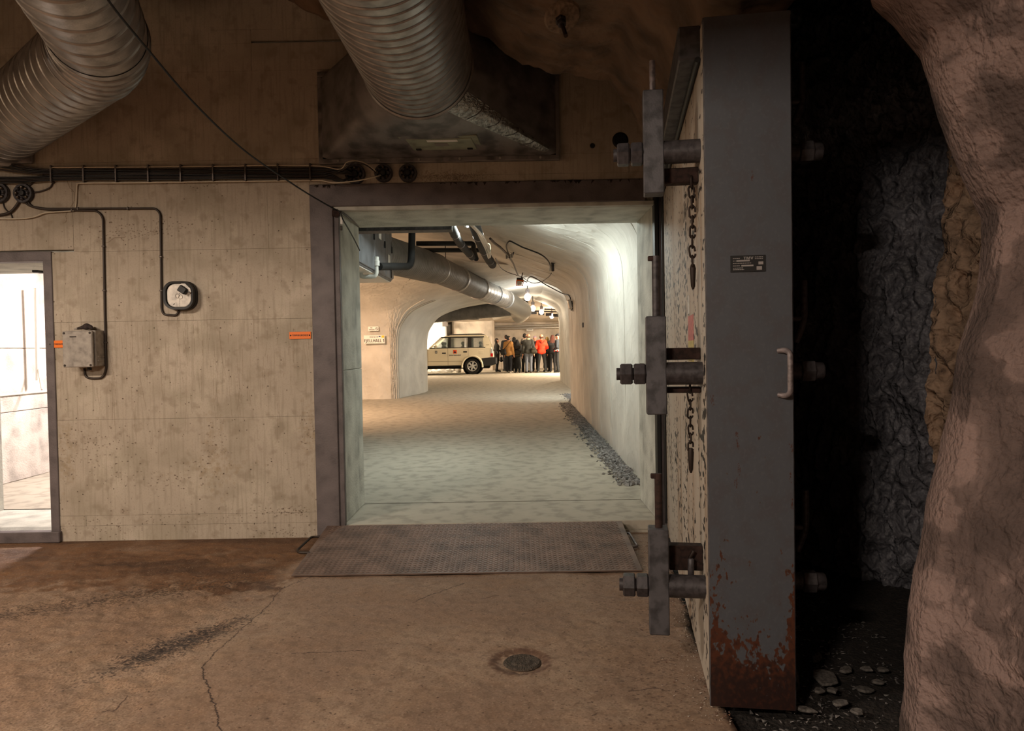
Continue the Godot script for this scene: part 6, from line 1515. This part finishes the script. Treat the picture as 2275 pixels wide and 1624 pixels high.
	s = st(); sweep(s, curve([Vector3(0.98, 1.10, -0.12), Vector3(1.12, 1.04, -0.1), Vector3(1.18, 0.95, -0.12), Vector3(1.05, 0.88, -0.14)], 0.04), [0.025], 8); put("tow_hook_cover", s, dark, t)
	# seats
	for q in [[-1.55, -0.5], [-1.55, -1.26], [-0.62, -0.45], [-0.62, -1.28], [0.20, -0.6]]:
		s = st(); flesh(s, [[Vector3(q[0] + 0.12, 0.95, q[1] - 0.14), Vector3(q[0] + 0.17, 1.28, q[1] - 0.13), 0.1, 0.07], [Vector3(q[0] + 0.12, 0.95, q[1] + 0.14), Vector3(q[0] + 0.17, 1.28, q[1] + 0.13), 0.1, 0.07], [Vector3(q[0] + 0.17, 1.44, q[1] - 0.05), Vector3(q[0] + 0.17, 1.44, q[1] + 0.05), 0.085, 0.085], [Vector3(q[0] + 0.17, 1.28, q[1]), Vector3(q[0] + 0.17, 1.44, q[1]), 0.03, 0.03]], 0.025, 0.05); put("seat", s, seat, t)
	# emblem and lettering: blue triangle on an orange square
	s = st(); box(s, Vector3(-0.79, 1.045, 0.003), Vector3(0.165, 0.165, 0.004)); var em := put("emblem", s, mat(Color(0.90, 0.33, 0.10), 0.5), t)
	s = st(); prism(s, PackedVector2Array([Vector2(-0.06, -0.05), Vector2(0.06, -0.05), Vector2(0.0, 0.06)]), 0.004, 0.008, Transform3D(Basis(), Vector3(-0.79, 1.045, 0))); put("triangle", s, mat(Color(0.05, 0.07, 0.20), 0.5), em)
	text("SIVILFORSVARET", 0.062, mat(Color(0.14, 0.15, 0.24), 0.6), t, Transform3D(Basis(), Vector3(-0.79, 0.885, 0.004)), 0.82)
	s = st(); box(s, Vector3(-1.66, 1.045, 0.003), Vector3(0.10, 0.125, 0.004)); var mk := put("door_mark", s, mat(Color(0.12, 0.13, 0.18), 0.5), t)
	s = st(); box(s, Vector3(-1.66, 1.045, 0.006), Vector3(0.05, 0.07, 0.003)); put("shield", s, mat(Color(0.75, 0.75, 0.72), 0.5), mk)
	s = st(); box(s, Vector3(0.72, 1.345, -0.015), Vector3(0.15, 0.02, 0.004)); put("side_lettering_strip", s, mat(Color(0.6, 0.57, 0.48), 0.5), t)
	# plastic-wrapped bundles behind the car
	var foil := mat(Color(0.88, 0.88, 0.88), 0.35)
	for q in [["white plastic-wrapped bundle on the floor behind the car, left of the grey one", -1.95, 0.16, 1.5, Color(0.88, 0.88, 0.88)], ["grey crumpled plastic sack on the floor behind the rear wheel", -0.95, 0.18, 0.28, Color(0.62, 0.60, 0.56)]]:
		s = st(); var nz := noise(2.2, 4, 171); var hw: float = q[3] * 0.5
		var g := grid(60, 30, func(u, v):
			var a: float = TAU * u; var e: float = sin(PI * v); var b := Vector3(cos(a) * hw * pow(e, 0.35) , (0.16 - 0.17 * cos(PI * v)), sin(a) * 0.28 * pow(e, 0.35))
			return b * (1.0 + 0.16 * nz.get_noise_3dv(b * 3.0) + 0.08 * absf(nz.get_noise_3dv(b * 9.0))) + Vector3(0, 0.0, 0))
		var o := put("wrapped_bundle", g, mat(q[4], 0.35)); o.position = t.position + Vector3(q[1] + 0.1, 0.0, -2.6); tag(o, q[0], "bundle")

# ------------------------------------------------------------------ people
func build_people():
	var K := func(r: float, g: float, b: float, rough := 0.85): return mat(Color(r, g, b), rough)
	var list := [
		{"px": 1104, "z": 35.8, "h": 1.64, "yaw": -1.45, "arms": "hold", "coat": 0.50, "top": K.call(0.13, 0.115, 0.10), "legs": K.call(0.05, 0.05, 0.055), "hair": K.call(0.09, 0.065, 0.05), "style": "bob", "bag": "hand", "label": "woman in a long dark coat standing in profile beside the rear of the car"},
		{"px": 1125, "z": 36.7, "h": 1.80, "yaw": 0.3, "top": K.call(0.06, 0.06, 0.065), "legs": K.call(0.06, 0.06, 0.07), "hair": K.call(0.12, 0.09, 0.07), "style": "short", "bag": "", "label": "tall person in black half hidden behind the man in the tan jacket"},
		{"px": 1130.5, "z": 34.0, "h": 1.73, "yaw": -0.55, "coat": 0.80, "top": K.call(0.66, 0.48, 0.27), "legs": K.call(0.09, 0.10, 0.13), "shoes": K.call(0.80, 0.77, 0.72), "hair": K.call(0.08, 0.065, 0.05), "style": "short", "bag": "cross", "glasses": true, "label": "man in a tan jacket with dark glasses, white shoes and a black bag"},
		{"px": 1142.5, "z": 35.1, "h": 1.66, "yaw": 0.2, "top": K.call(0.05, 0.05, 0.055), "legs": K.call(0.045, 0.045, 0.05), "hair": K.call(0.05, 0.045, 0.04), "style": "hood", "label": "person in black with a dark hood between the tan jacket and the backpack"},
		{"px": 1149.5, "z": 34.2, "h": 1.55, "yaw": 0.1, "coat": 0.78, "top": K.call(0.10, 0.095, 0.09), "legs": K.call(0.03, 0.03, 0.032), "skirt": 0.22, "hair": K.call(0.05, 0.04, 0.04), "style": "long", "bag": "back", "label": "short dark-haired woman with a patterned dark backpack and a long black skirt"},
		{"px": 1166.5, "z": 34.9, "h": 1.84, "yaw": -0.25, "top": K.call(0.62, 0.58, 0.53), "legs": K.call(0.06, 0.06, 0.065), "hair": K.call(0.10, 0.08, 0.06), "style": "short", "bag": "straps", "label": "tall dark-haired person in a pale top with a black backpack, behind the balding man"},
		{"px": 1174.5, "z": 33.7, "h": 1.81, "yaw": 0.1, "top": K.call(0.17, 0.17, 0.155), "legs": K.call(0.34, 0.36, 0.40), "shoes": K.call(0.22, 0.17, 0.13), "hair": K.call(0.35, 0.28, 0.22), "style": "bald", "collar": K.call(0.75, 0.74, 0.60), "bag": "shoulder", "label": "balding man in a dark grey jacket and grey blue jeans with a khaki shoulder bag"},
		{"px": 1189, "z": 35.6, "h": 1.72, "yaw": PI - 0.1, "top": K.call(0.06, 0.06, 0.07), "legs": K.call(0.05, 0.05, 0.06), "hair": K.call(0.62, 0.52, 0.60), "style": "short", "label": "person in dark clothes facing the camera between the grey and the orange jacket"},
		{"px": 1203.5, "z": 34.0, "h": 1.78, "yaw": 0.05, "arms": "front", "stance": 1.7, "top": K.call(0.86, 0.20, 0.055), "legs": K.call(0.075, 0.085, 0.09), "shoes": K.call(0.30, 0.29, 0.28), "hair": K.call(0.28, 0.16, 0.10), "style": "bald", "bag": "hoodie", "label": "man in a bright orange jacket with his feet apart"},
		{"px": 1216, "z": 34.9, "h": 1.66, "yaw": 0.5, "coat": 0.40, "top": K.call(0.075, 0.07, 0.065), "legs": K.call(0.05, 0.05, 0.05), "skirt": 0.2, "hair": K.call(0.60, 0.50, 0.30), "style": "long", "bag": "shoulder", "label": "fair-haired woman in a long dark coat beside the orange jacket"},
		{"px": 1228, "z": 34.6, "h": 1.74, "yaw": -0.1, "top": K.call(0.045, 0.045, 0.05), "legs": K.call(0.045, 0.045, 0.05), "hair": K.call(0.28, 0.13, 0.08), "style": "long", "label": "person with reddish brown hair all in black, second from the right of the group"},
		{"px": 1240.5, "z": 33.8, "h": 1.78, "yaw": 1.15, "arms": "front", "top": K.call(0.11, 0.14, 0.17), "legs": K.call(0.07, 0.08, 0.09), "hair": K.call(0.07, 0.09, 0.12), "style": "cap", "bag": "belt", "label": "person in dark blue workwear, cap and red and white belt beside the right lining"},
	]
	for d in list: person(d)

func person(d: Dictionary):
	var h: float = d.h; var k := h / 1.75
	var p := seen_at(d.px, 800, d.z)
	var t := thing("person", d.label, "person", Vector3(p.x, floor_y(p.z) + 0.004, p.z)); t.rotation.y = d.yaw
	t.set_meta("group", "people in the far hall")
	var w: float = d.get("stance", 1.0); var arms: String = d.get("arms", "down")
	var J := {}
	for s in [-1.0, 1.0]:
		var n := "l" if s < 0 else "r"
		J["hip" + n] = Vector3(s * 0.092, 0.93, 0); J["knee" + n] = Vector3(s * 0.095 * (1 + (w - 1) * 0.7), 0.50, -0.02); J["ankle" + n] = Vector3(s * 0.10 * w, 0.085, 0.02); J["toe" + n] = Vector3(s * 0.12 * w, 0.035, -0.15)
		J["sh" + n] = Vector3(s * 0.178, 1.42, 0.01)
		if arms == "down": J["el" + n] = Vector3(s * 0.245, 1.14, 0.03); J["wr" + n] = Vector3(s * 0.255, 0.90, -0.04); J["fd" + n] = Vector3(s * 0.0, -1, -0.15)
		elif arms == "front": J["el" + n] = Vector3(s * 0.27, 1.16, 0.05); J["wr" + n] = Vector3(s * 0.13, 1.05, -0.17); J["fd" + n] = Vector3(-s * 0.8, 0.1, -0.4)
		else: J["el" + n] = Vector3(s * 0.23, 1.14, 0.02); J["wr" + n] = Vector3(s * 0.14, 1.10, -0.22); J["fd" + n] = Vector3(-s * 0.3, 0.1, -0.9)
	var torso := [[Vector3(-0.07, 0.97, 0.01), Vector3(0.07, 0.97, 0.01), 0.108, 0.108], [Vector3(-0.05, 1.14, 0), Vector3(0.05, 1.14, 0), 0.100, 0.100], [Vector3(-0.08, 1.31, 0.0), Vector3(0.08, 1.31, 0.0), 0.115, 0.115], [Vector3(-0.15, 1.425, 0.01), Vector3(0.15, 1.425, 0.01), 0.060, 0.060], [Vector3(0, 1.0, 0), Vector3(0, 1.34, 0), 0.10, 0.11]]
	var legs := []; var arm := []
	for n in ["l", "r"]:
		legs.append([J["hip" + n], J["knee" + n], 0.088, 0.058]); legs.append([J["knee" + n], J["ankle" + n], 0.056, 0.040])
		arm.append([J["sh" + n], J["el" + n], 0.052, 0.041]); arm.append([J["el" + n], J["wr" + n], 0.040, 0.029])
	var feet := []
	for n in ["l", "r"]: feet.append([J["ankle" + n], J["toe" + n], 0.042, 0.034])
	var neck := [[Vector3(0, 1.44, 0.01), Vector3(0, 1.56, -0.005), 0.058, 0.052]]
	var xf := Transform3D(Basis.from_scale(Vector3.ONE * k), Vector3.ZERO)
	# body: one surface from soles to crown
	var s := st()
	flesh(s, torso + legs + arm + feet + neck, 0.03, 0.05, xf)
	var hd := Vector3(0, 1.645, -0.01)
	flesh(s, [[hd + Vector3(0, 0.045, 0.012), hd + Vector3(0, 0.03, -0.012), 0.083, 0.08], [hd + Vector3(0, -0.02, -0.03), hd + Vector3(0, -0.075, -0.05), 0.062, 0.038], [hd + Vector3(0, -0.10, 0.01), hd + Vector3(0, -0.02, 0.01), 0.052, 0.062], [hd + Vector3(0, 0.018, -0.09), hd + Vector3(0, -0.022, -0.108), 0.008, 0.014], [hd + Vector3(-0.032, 0.028, -0.082), hd + Vector3(0.032, 0.028, -0.082), 0.014, 0.014], [hd + Vector3(-0.018, -0.058, -0.088), hd + Vector3(0.018, -0.058, -0.088), 0.010, 0.010], [hd + Vector3(-0.086, 0.02, 0.01), hd + Vector3(-0.084, -0.018, 0.005), 0.016, 0.010], [hd + Vector3(0.086, 0.02, 0.01), hd + Vector3(0.084, -0.018, 0.005), 0.016, 0.010]], 0.011, 0.02, xf)
	for n in ["l", "r"]:
		var sg := -1.0 if n == "l" else 1.0
		var wr: Vector3 = J["wr" + n]; var f: Vector3 = J["fd" + n].normalized(); var side := f.cross(Vector3(sg, 0, 0)).normalized() if absf(f.x) < 0.7 else Vector3(0, 1, 0)
		var fore := side if side.z < 0.2 or absf(f.x) > 0.7 else -side; var pn := f.cross(fore)
		var palm := wr + f * 0.045; var hb := [[wr, palm + f * 0.03, 0.025, 0.030]]
		for q in 4:
			var o := fore * (0.030 - 0.019 * q); var ln: float = [0.062, 0.072, 0.066, 0.052][q]
			var a := palm + f * 0.045 + o; var b := a + f * ln * 0.55 + pn * 0.006 * sg; var c := b + (f * 0.75 + pn * 0.5 * sg).normalized() * ln * 0.5
			hb.append([a, b, 0.0092, 0.0085]); hb.append([b, c, 0.0085, 0.007])
		var th := wr + f * 0.03 + fore * 0.026
		hb.append([th, th + (f + fore * 0.8).normalized() * 0.035, 0.012, 0.010]); hb.append([th + (f + fore * 0.8).normalized() * 0.035, th + (f + fore * 0.8).normalized() * 0.035 + (f * 1.0 + fore * 0.2).normalized() * 0.03, 0.010, 0.008])
		flesh(s, hb, 0.0075, 0.006, xf)
	put("body", s, _skin(), t)
	for sx in [-1.0, 1.0]:
		s = st(); lathe(s, [Vector2(0, -0.011), Vector2(0.009, -0.006), Vector2(0.012, 0.0), Vector2(0.009, 0.006), Vector2(0, 0.011)], xf * (hd + Vector3(0.031 * sx, 0.008, -0.083)), Vector3(0, 0, -1), 10); put("eye", s, M.ink, t)
	s = st(); flesh(s, [[hd + Vector3(-0.02, -0.06, -0.0955), hd + Vector3(0.02, -0.06, -0.0955), 0.0055, 0.0055]], 0.004, 0.004, xf); put("mouth", s, mat(Color(0.55, 0.30, 0.27), 0.6), t)
	# clothes
	var fat := func(bones: Array, by: float) -> Array: return bones.map(func(b): return [b[0], b[1], b[2] + by, b[3] + by])
	s = st(); flesh(s, fat.call(legs, 0.017) + [[Vector3(-0.07, 0.96, 0.01), Vector3(0.07, 0.96, 0.01), 0.115, 0.115]] + ([[J.anklel + Vector3(0, 0.02, 0.01), J.anklel + Vector3(0, 0.07, 0), 0.058, 0.056], [J.ankler + Vector3(0, 0.02, 0.01), J.ankler + Vector3(0, 0.07, 0), 0.058, 0.056]]), 0.022, 0.03, xf); put("trousers", s, d.legs, t)
	if d.has("skirt"):
		s = st(); var y: float = d.skirt; var pr := []
		for q in 9: pr.append(Vector2(lerpf(0.155, 0.215, q / 8.0), lerpf(1.0, y, q / 8.0)))
		for q in pr.size(): pr[q] = Vector2(pr[q].x * k, pr[q].y * k)
		lathe(s, pr, Vector3.ZERO, Vector3.UP, 26); put("skirt", s, d.legs, t)
	s = st(); flesh(s, fat.call(feet, 0.010) + [[J.anklel + Vector3(0, -0.04, 0.03), J.anklel + Vector3(0, -0.035, -0.02), 0.045, 0.045], [J.ankler + Vector3(0, -0.04, 0.03), J.ankler + Vector3(0, -0.035, -0.02), 0.045, 0.045]], 0.014, 0.02, xf); put("shoes", s, d.get("shoes", M.black), t)
	var hem: float = d.get("coat", 0.90); var jb := fat.call(torso, 0.03) + fat.call(arm, 0.022) as Array
	if hem < 0.9:
		jb.append([Vector3(-0.06, 0.98, 0.01), Vector3(-0.075, hem + 0.12, 0.0), 0.135, 0.125]); jb.append([Vector3(0.06, 0.98, 0.01), Vector3(0.075, hem + 0.12, 0.0), 0.135, 0.125]); jb.append([Vector3(0, 0.98, 0.0), Vector3(0, hem + 0.12, 0.0), 0.14, 0.13])
	jb.append([Vector3(-0.03, 1.47, 0.01), Vector3(0.03, 1.47, 0.01), 0.068, 0.068])
	s = st(); flesh(s, jb, 0.022, 0.04, xf); var jacket := put("coat" if hem < 0.85 else "jacket", s, d.top, t)
	if d.has("collar"):
		s = st(); flesh(s, [[Vector3(-0.02, 1.535, 0.015), Vector3(0.02, 1.535, 0.015), 0.062, 0.062]], 0.014, 0.01, xf); put("collar", s, d.collar, jacket)
	# hair or headgear
	var st_: String = d.style; var hair: Array = []
	var crown := [hd + Vector3(0, 0.058, 0.018), hd + Vector3(0, 0.05, -0.015), 0.083, 0.079]; var nape := [hd + Vector3(-0.02, 0.0, 0.045), hd + Vector3(0.02, -0.035, 0.05), 0.066, 0.055]
	match st_:
		"short": hair = [crown, nape]
		"bald": hair = [[hd + Vector3(-0.05, 0.0, 0.03), hd + Vector3(0.05, 0.0, 0.03), 0.046, 0.046], [hd + Vector3(-0.03, -0.03, 0.045), hd + Vector3(0.03, -0.03, 0.045), 0.05, 0.05]]
		"bob": hair = [crown, nape, [hd + Vector3(-0.055, 0, 0.03), hd + Vector3(-0.06, -0.11, 0.04), 0.05, 0.045], [hd + Vector3(0.055, 0, 0.03), hd + Vector3(0.06, -0.11, 0.04), 0.05, 0.045]]
		"long": hair = [crown, nape, [hd + Vector3(-0.05, 0, 0.035), hd + Vector3(-0.07, -0.24, 0.09), 0.055, 0.05], [hd + Vector3(0.05, 0, 0.035), hd + Vector3(0.07, -0.24, 0.09), 0.055, 0.05], [hd + Vector3(0, 0, 0.04), hd + Vector3(0, -0.27, 0.10), 0.06, 0.055]]
		"hood": hair = [[hd + Vector3(0, 0.055, 0.03), hd + Vector3(0, 0.04, 0.0), 0.10, 0.094], [hd + Vector3(-0.03, -0.05, 0.045), hd + Vector3(0.03, -0.08, 0.045), 0.085, 0.085]]
		"cap": hair = [[hd + Vector3(0, 0.062, 0.014), hd + Vector3(0, 0.058, -0.018), 0.087, 0.083], [hd + Vector3(-0.03, 0.055, -0.10), hd + Vector3(0.03, 0.055, -0.10), 0.02, 0.02], [hd + Vector3(0, 0.058, -0.125), hd + Vector3(0, 0.06, -0.09), 0.016, 0.02]]
	s = st(); flesh(s, hair, 0.013, 0.02, xf); put("cap" if st_ == "cap" else "hood" if st_ == "hood" else "hair", s, d.hair, t)
	if d.get("glasses", false):
		s = st(); box(s, xf * (hd + Vector3(0, 0.012, -0.103)), Vector3(0.135, 0.032, 0.012), 0.004); box(s, xf * (hd + Vector3(0.078, 0.014, -0.045)), Vector3(0.008, 0.012, 0.11)); box(s, xf * (hd + Vector3(-0.078, 0.014, -0.045)), Vector3(0.008, 0.012, 0.11)); put("sunglasses", s, M.ink, t)
	var khaki := mat(Color(0.16, 0.14, 0.09), 0.9); var blk := mat(Color(0.06, 0.055, 0.055), 0.8)
	var lb: String = d.label
	match d.get("bag", ""):
		"cross", "shoulder":
			var at := Vector3(-0.16, 1.02, 0.20) if d.bag == "cross" else Vector3(0.22, 1.02, 0.17)
			s = st(); flesh(s, [[at + Vector3(-0.06, 0.07, 0), at + Vector3(0.06, 0.07, 0), 0.065, 0.065], [at + Vector3(-0.07, -0.07, 0), at + Vector3(0.07, -0.07, 0), 0.085, 0.085]], 0.022, 0.04, xf); var b := put("shoulder_bag", s, khaki if "khaki" in lb else blk, t)
			var top := Vector3(0.13, 1.50, 0.02) if d.bag == "cross" else Vector3(0.15, 1.515, 0.02)
			s = st(); var strap := []
			for q in [at + Vector3(0, 0.1, 0.03), (at + top) * 0.5 + Vector3(0, 0, 0.085), top + Vector3(0, 0, 0.03), top + Vector3(0, 0.0, -0.05)]: strap.append(xf * q)
			sweep(s, curve(strap, 0.05), [0.014], 6); put("strap", s, blk, b)
		"back":
			var bagm := mat(Color(0.20, 0.18, 0.16), 0.85, 0, tex(noise(0.03, 3, 181), [0.0, 0.15, 0.48, 0.3, 0.52, 1.0, 1.0, 1.0], 256), 4.0)
			s = st(); flesh(s, [[Vector3(-0.08, 1.36, 0.2), Vector3(0.08, 1.36, 0.2), 0.09, 0.09], [Vector3(-0.09, 1.1, 0.22), Vector3(0.09, 1.1, 0.22), 0.11, 0.11]], 0.022, 0.05, xf); var b := put("backpack", s, bagm, t)
			s = st(); flesh(s, [[Vector3(-0.11, 0.93, 0.19), Vector3(0.11, 0.93, 0.19), 0.075, 0.075]], 0.022, 0.03, xf); put("lower_bag", s, khaki, b)
			for sx in [-1.0, 1.0]:
				s = st(); sweep(s, curve([xf * Vector3(0.1 * sx, 1.38, 0.15), xf * Vector3(0.12 * sx, 1.53, 0.03), xf * Vector3(0.12 * sx, 1.40, -0.13), xf * Vector3(0.13 * sx, 1.1, 0.1)], 0.05), [0.018], 6); put("strap", s, blk, b)
		"straps":
			s = st(); flesh(s, [[Vector3(-0.07, 1.36, 0.19), Vector3(0.07, 1.36, 0.19), 0.08, 0.08], [Vector3(-0.08, 1.12, 0.2), Vector3(0.08, 1.12, 0.2), 0.10, 0.10]], 0.024, 0.05, xf); var b := put("backpack", s, blk, t)
			for sx in [-1.0, 1.0]:
				s = st(); sweep(s, curve([xf * Vector3(0.1 * sx, 1.38, 0.15), xf * Vector3(0.12 * sx, 1.525, 0.03), xf * Vector3(0.12 * sx, 1.40, -0.13), xf * Vector3(0.13 * sx, 1.1, 0.1)], 0.05), [0.022], 6); put("strap", s, blk, b)
		"hand":
			s = st(); flesh(s, [[Vector3(0.03, 0.72, -0.22), Vector3(0.2, 0.72, -0.22), 0.07, 0.07], [Vector3(0.03, 0.6, -0.22), Vector3(0.2, 0.6, -0.22), 0.085, 0.085]], 0.02, 0.03, xf); put("handbag", s, blk, t)
			s = st(); sweep(s, curve([xf * Vector3(0.05, 0.68, -0.22), xf * Vector3(0.10, 0.95, -0.20), xf * Vector3(0.14, 1.08, -0.2), xf * Vector3(0.15, 0.68, -0.22)], 0.05), [0.01], 6); put("strap", s, blk, t)
		"hoodie":
			s = st(); flesh(s, [[Vector3(-0.07, 1.47, 0.09), Vector3(0.07, 1.47, 0.09), 0.055, 0.055], [Vector3(0, 1.40, 0.135), Vector3(0, 1.46, 0.11), 0.04, 0.06]], 0.018, 0.04, xf); put("folded_hood", s, d.top, jacket)
			s = st(); sweep(s, curve([xf * Vector3(-0.12, 1.46, 0.13), xf * Vector3(0, 1.34, 0.158), xf * Vector3(0.12, 1.46, 0.13)], 0.03), [0.008], 6); put("hood_seam", s, blk, jacket)
		"belt":
			s = st(); var ring := []
			for q in 17:
				var a := TAU * q / 16.0; ring.append(xf * Vector3(cos(a) * 0.215, 1.02, 0.01 + sin(a) * 0.155))
			sweep(s, ring, [0.03], 8, false); var b := put("belt", s, mat(Color(0.80, 0.79, 0.78), 0.6), t)
			for q in [[-0.14, -0.12], [-0.2, 0.05], [0.12, -0.13]]:
				s = st(); box(s, xf * Vector3(q[0], 1.0, q[1]), Vector3(0.09, 0.09, 0.07), 0.015); put("pouch", s, mat(Color(0.78, 0.15, 0.12), 0.6), b)

func _skin() -> StandardMaterial3D:
	if not M.has("skin"):
		M.skin = mat(Color(0.78, 0.56, 0.45), 0.55)
	return M.skin
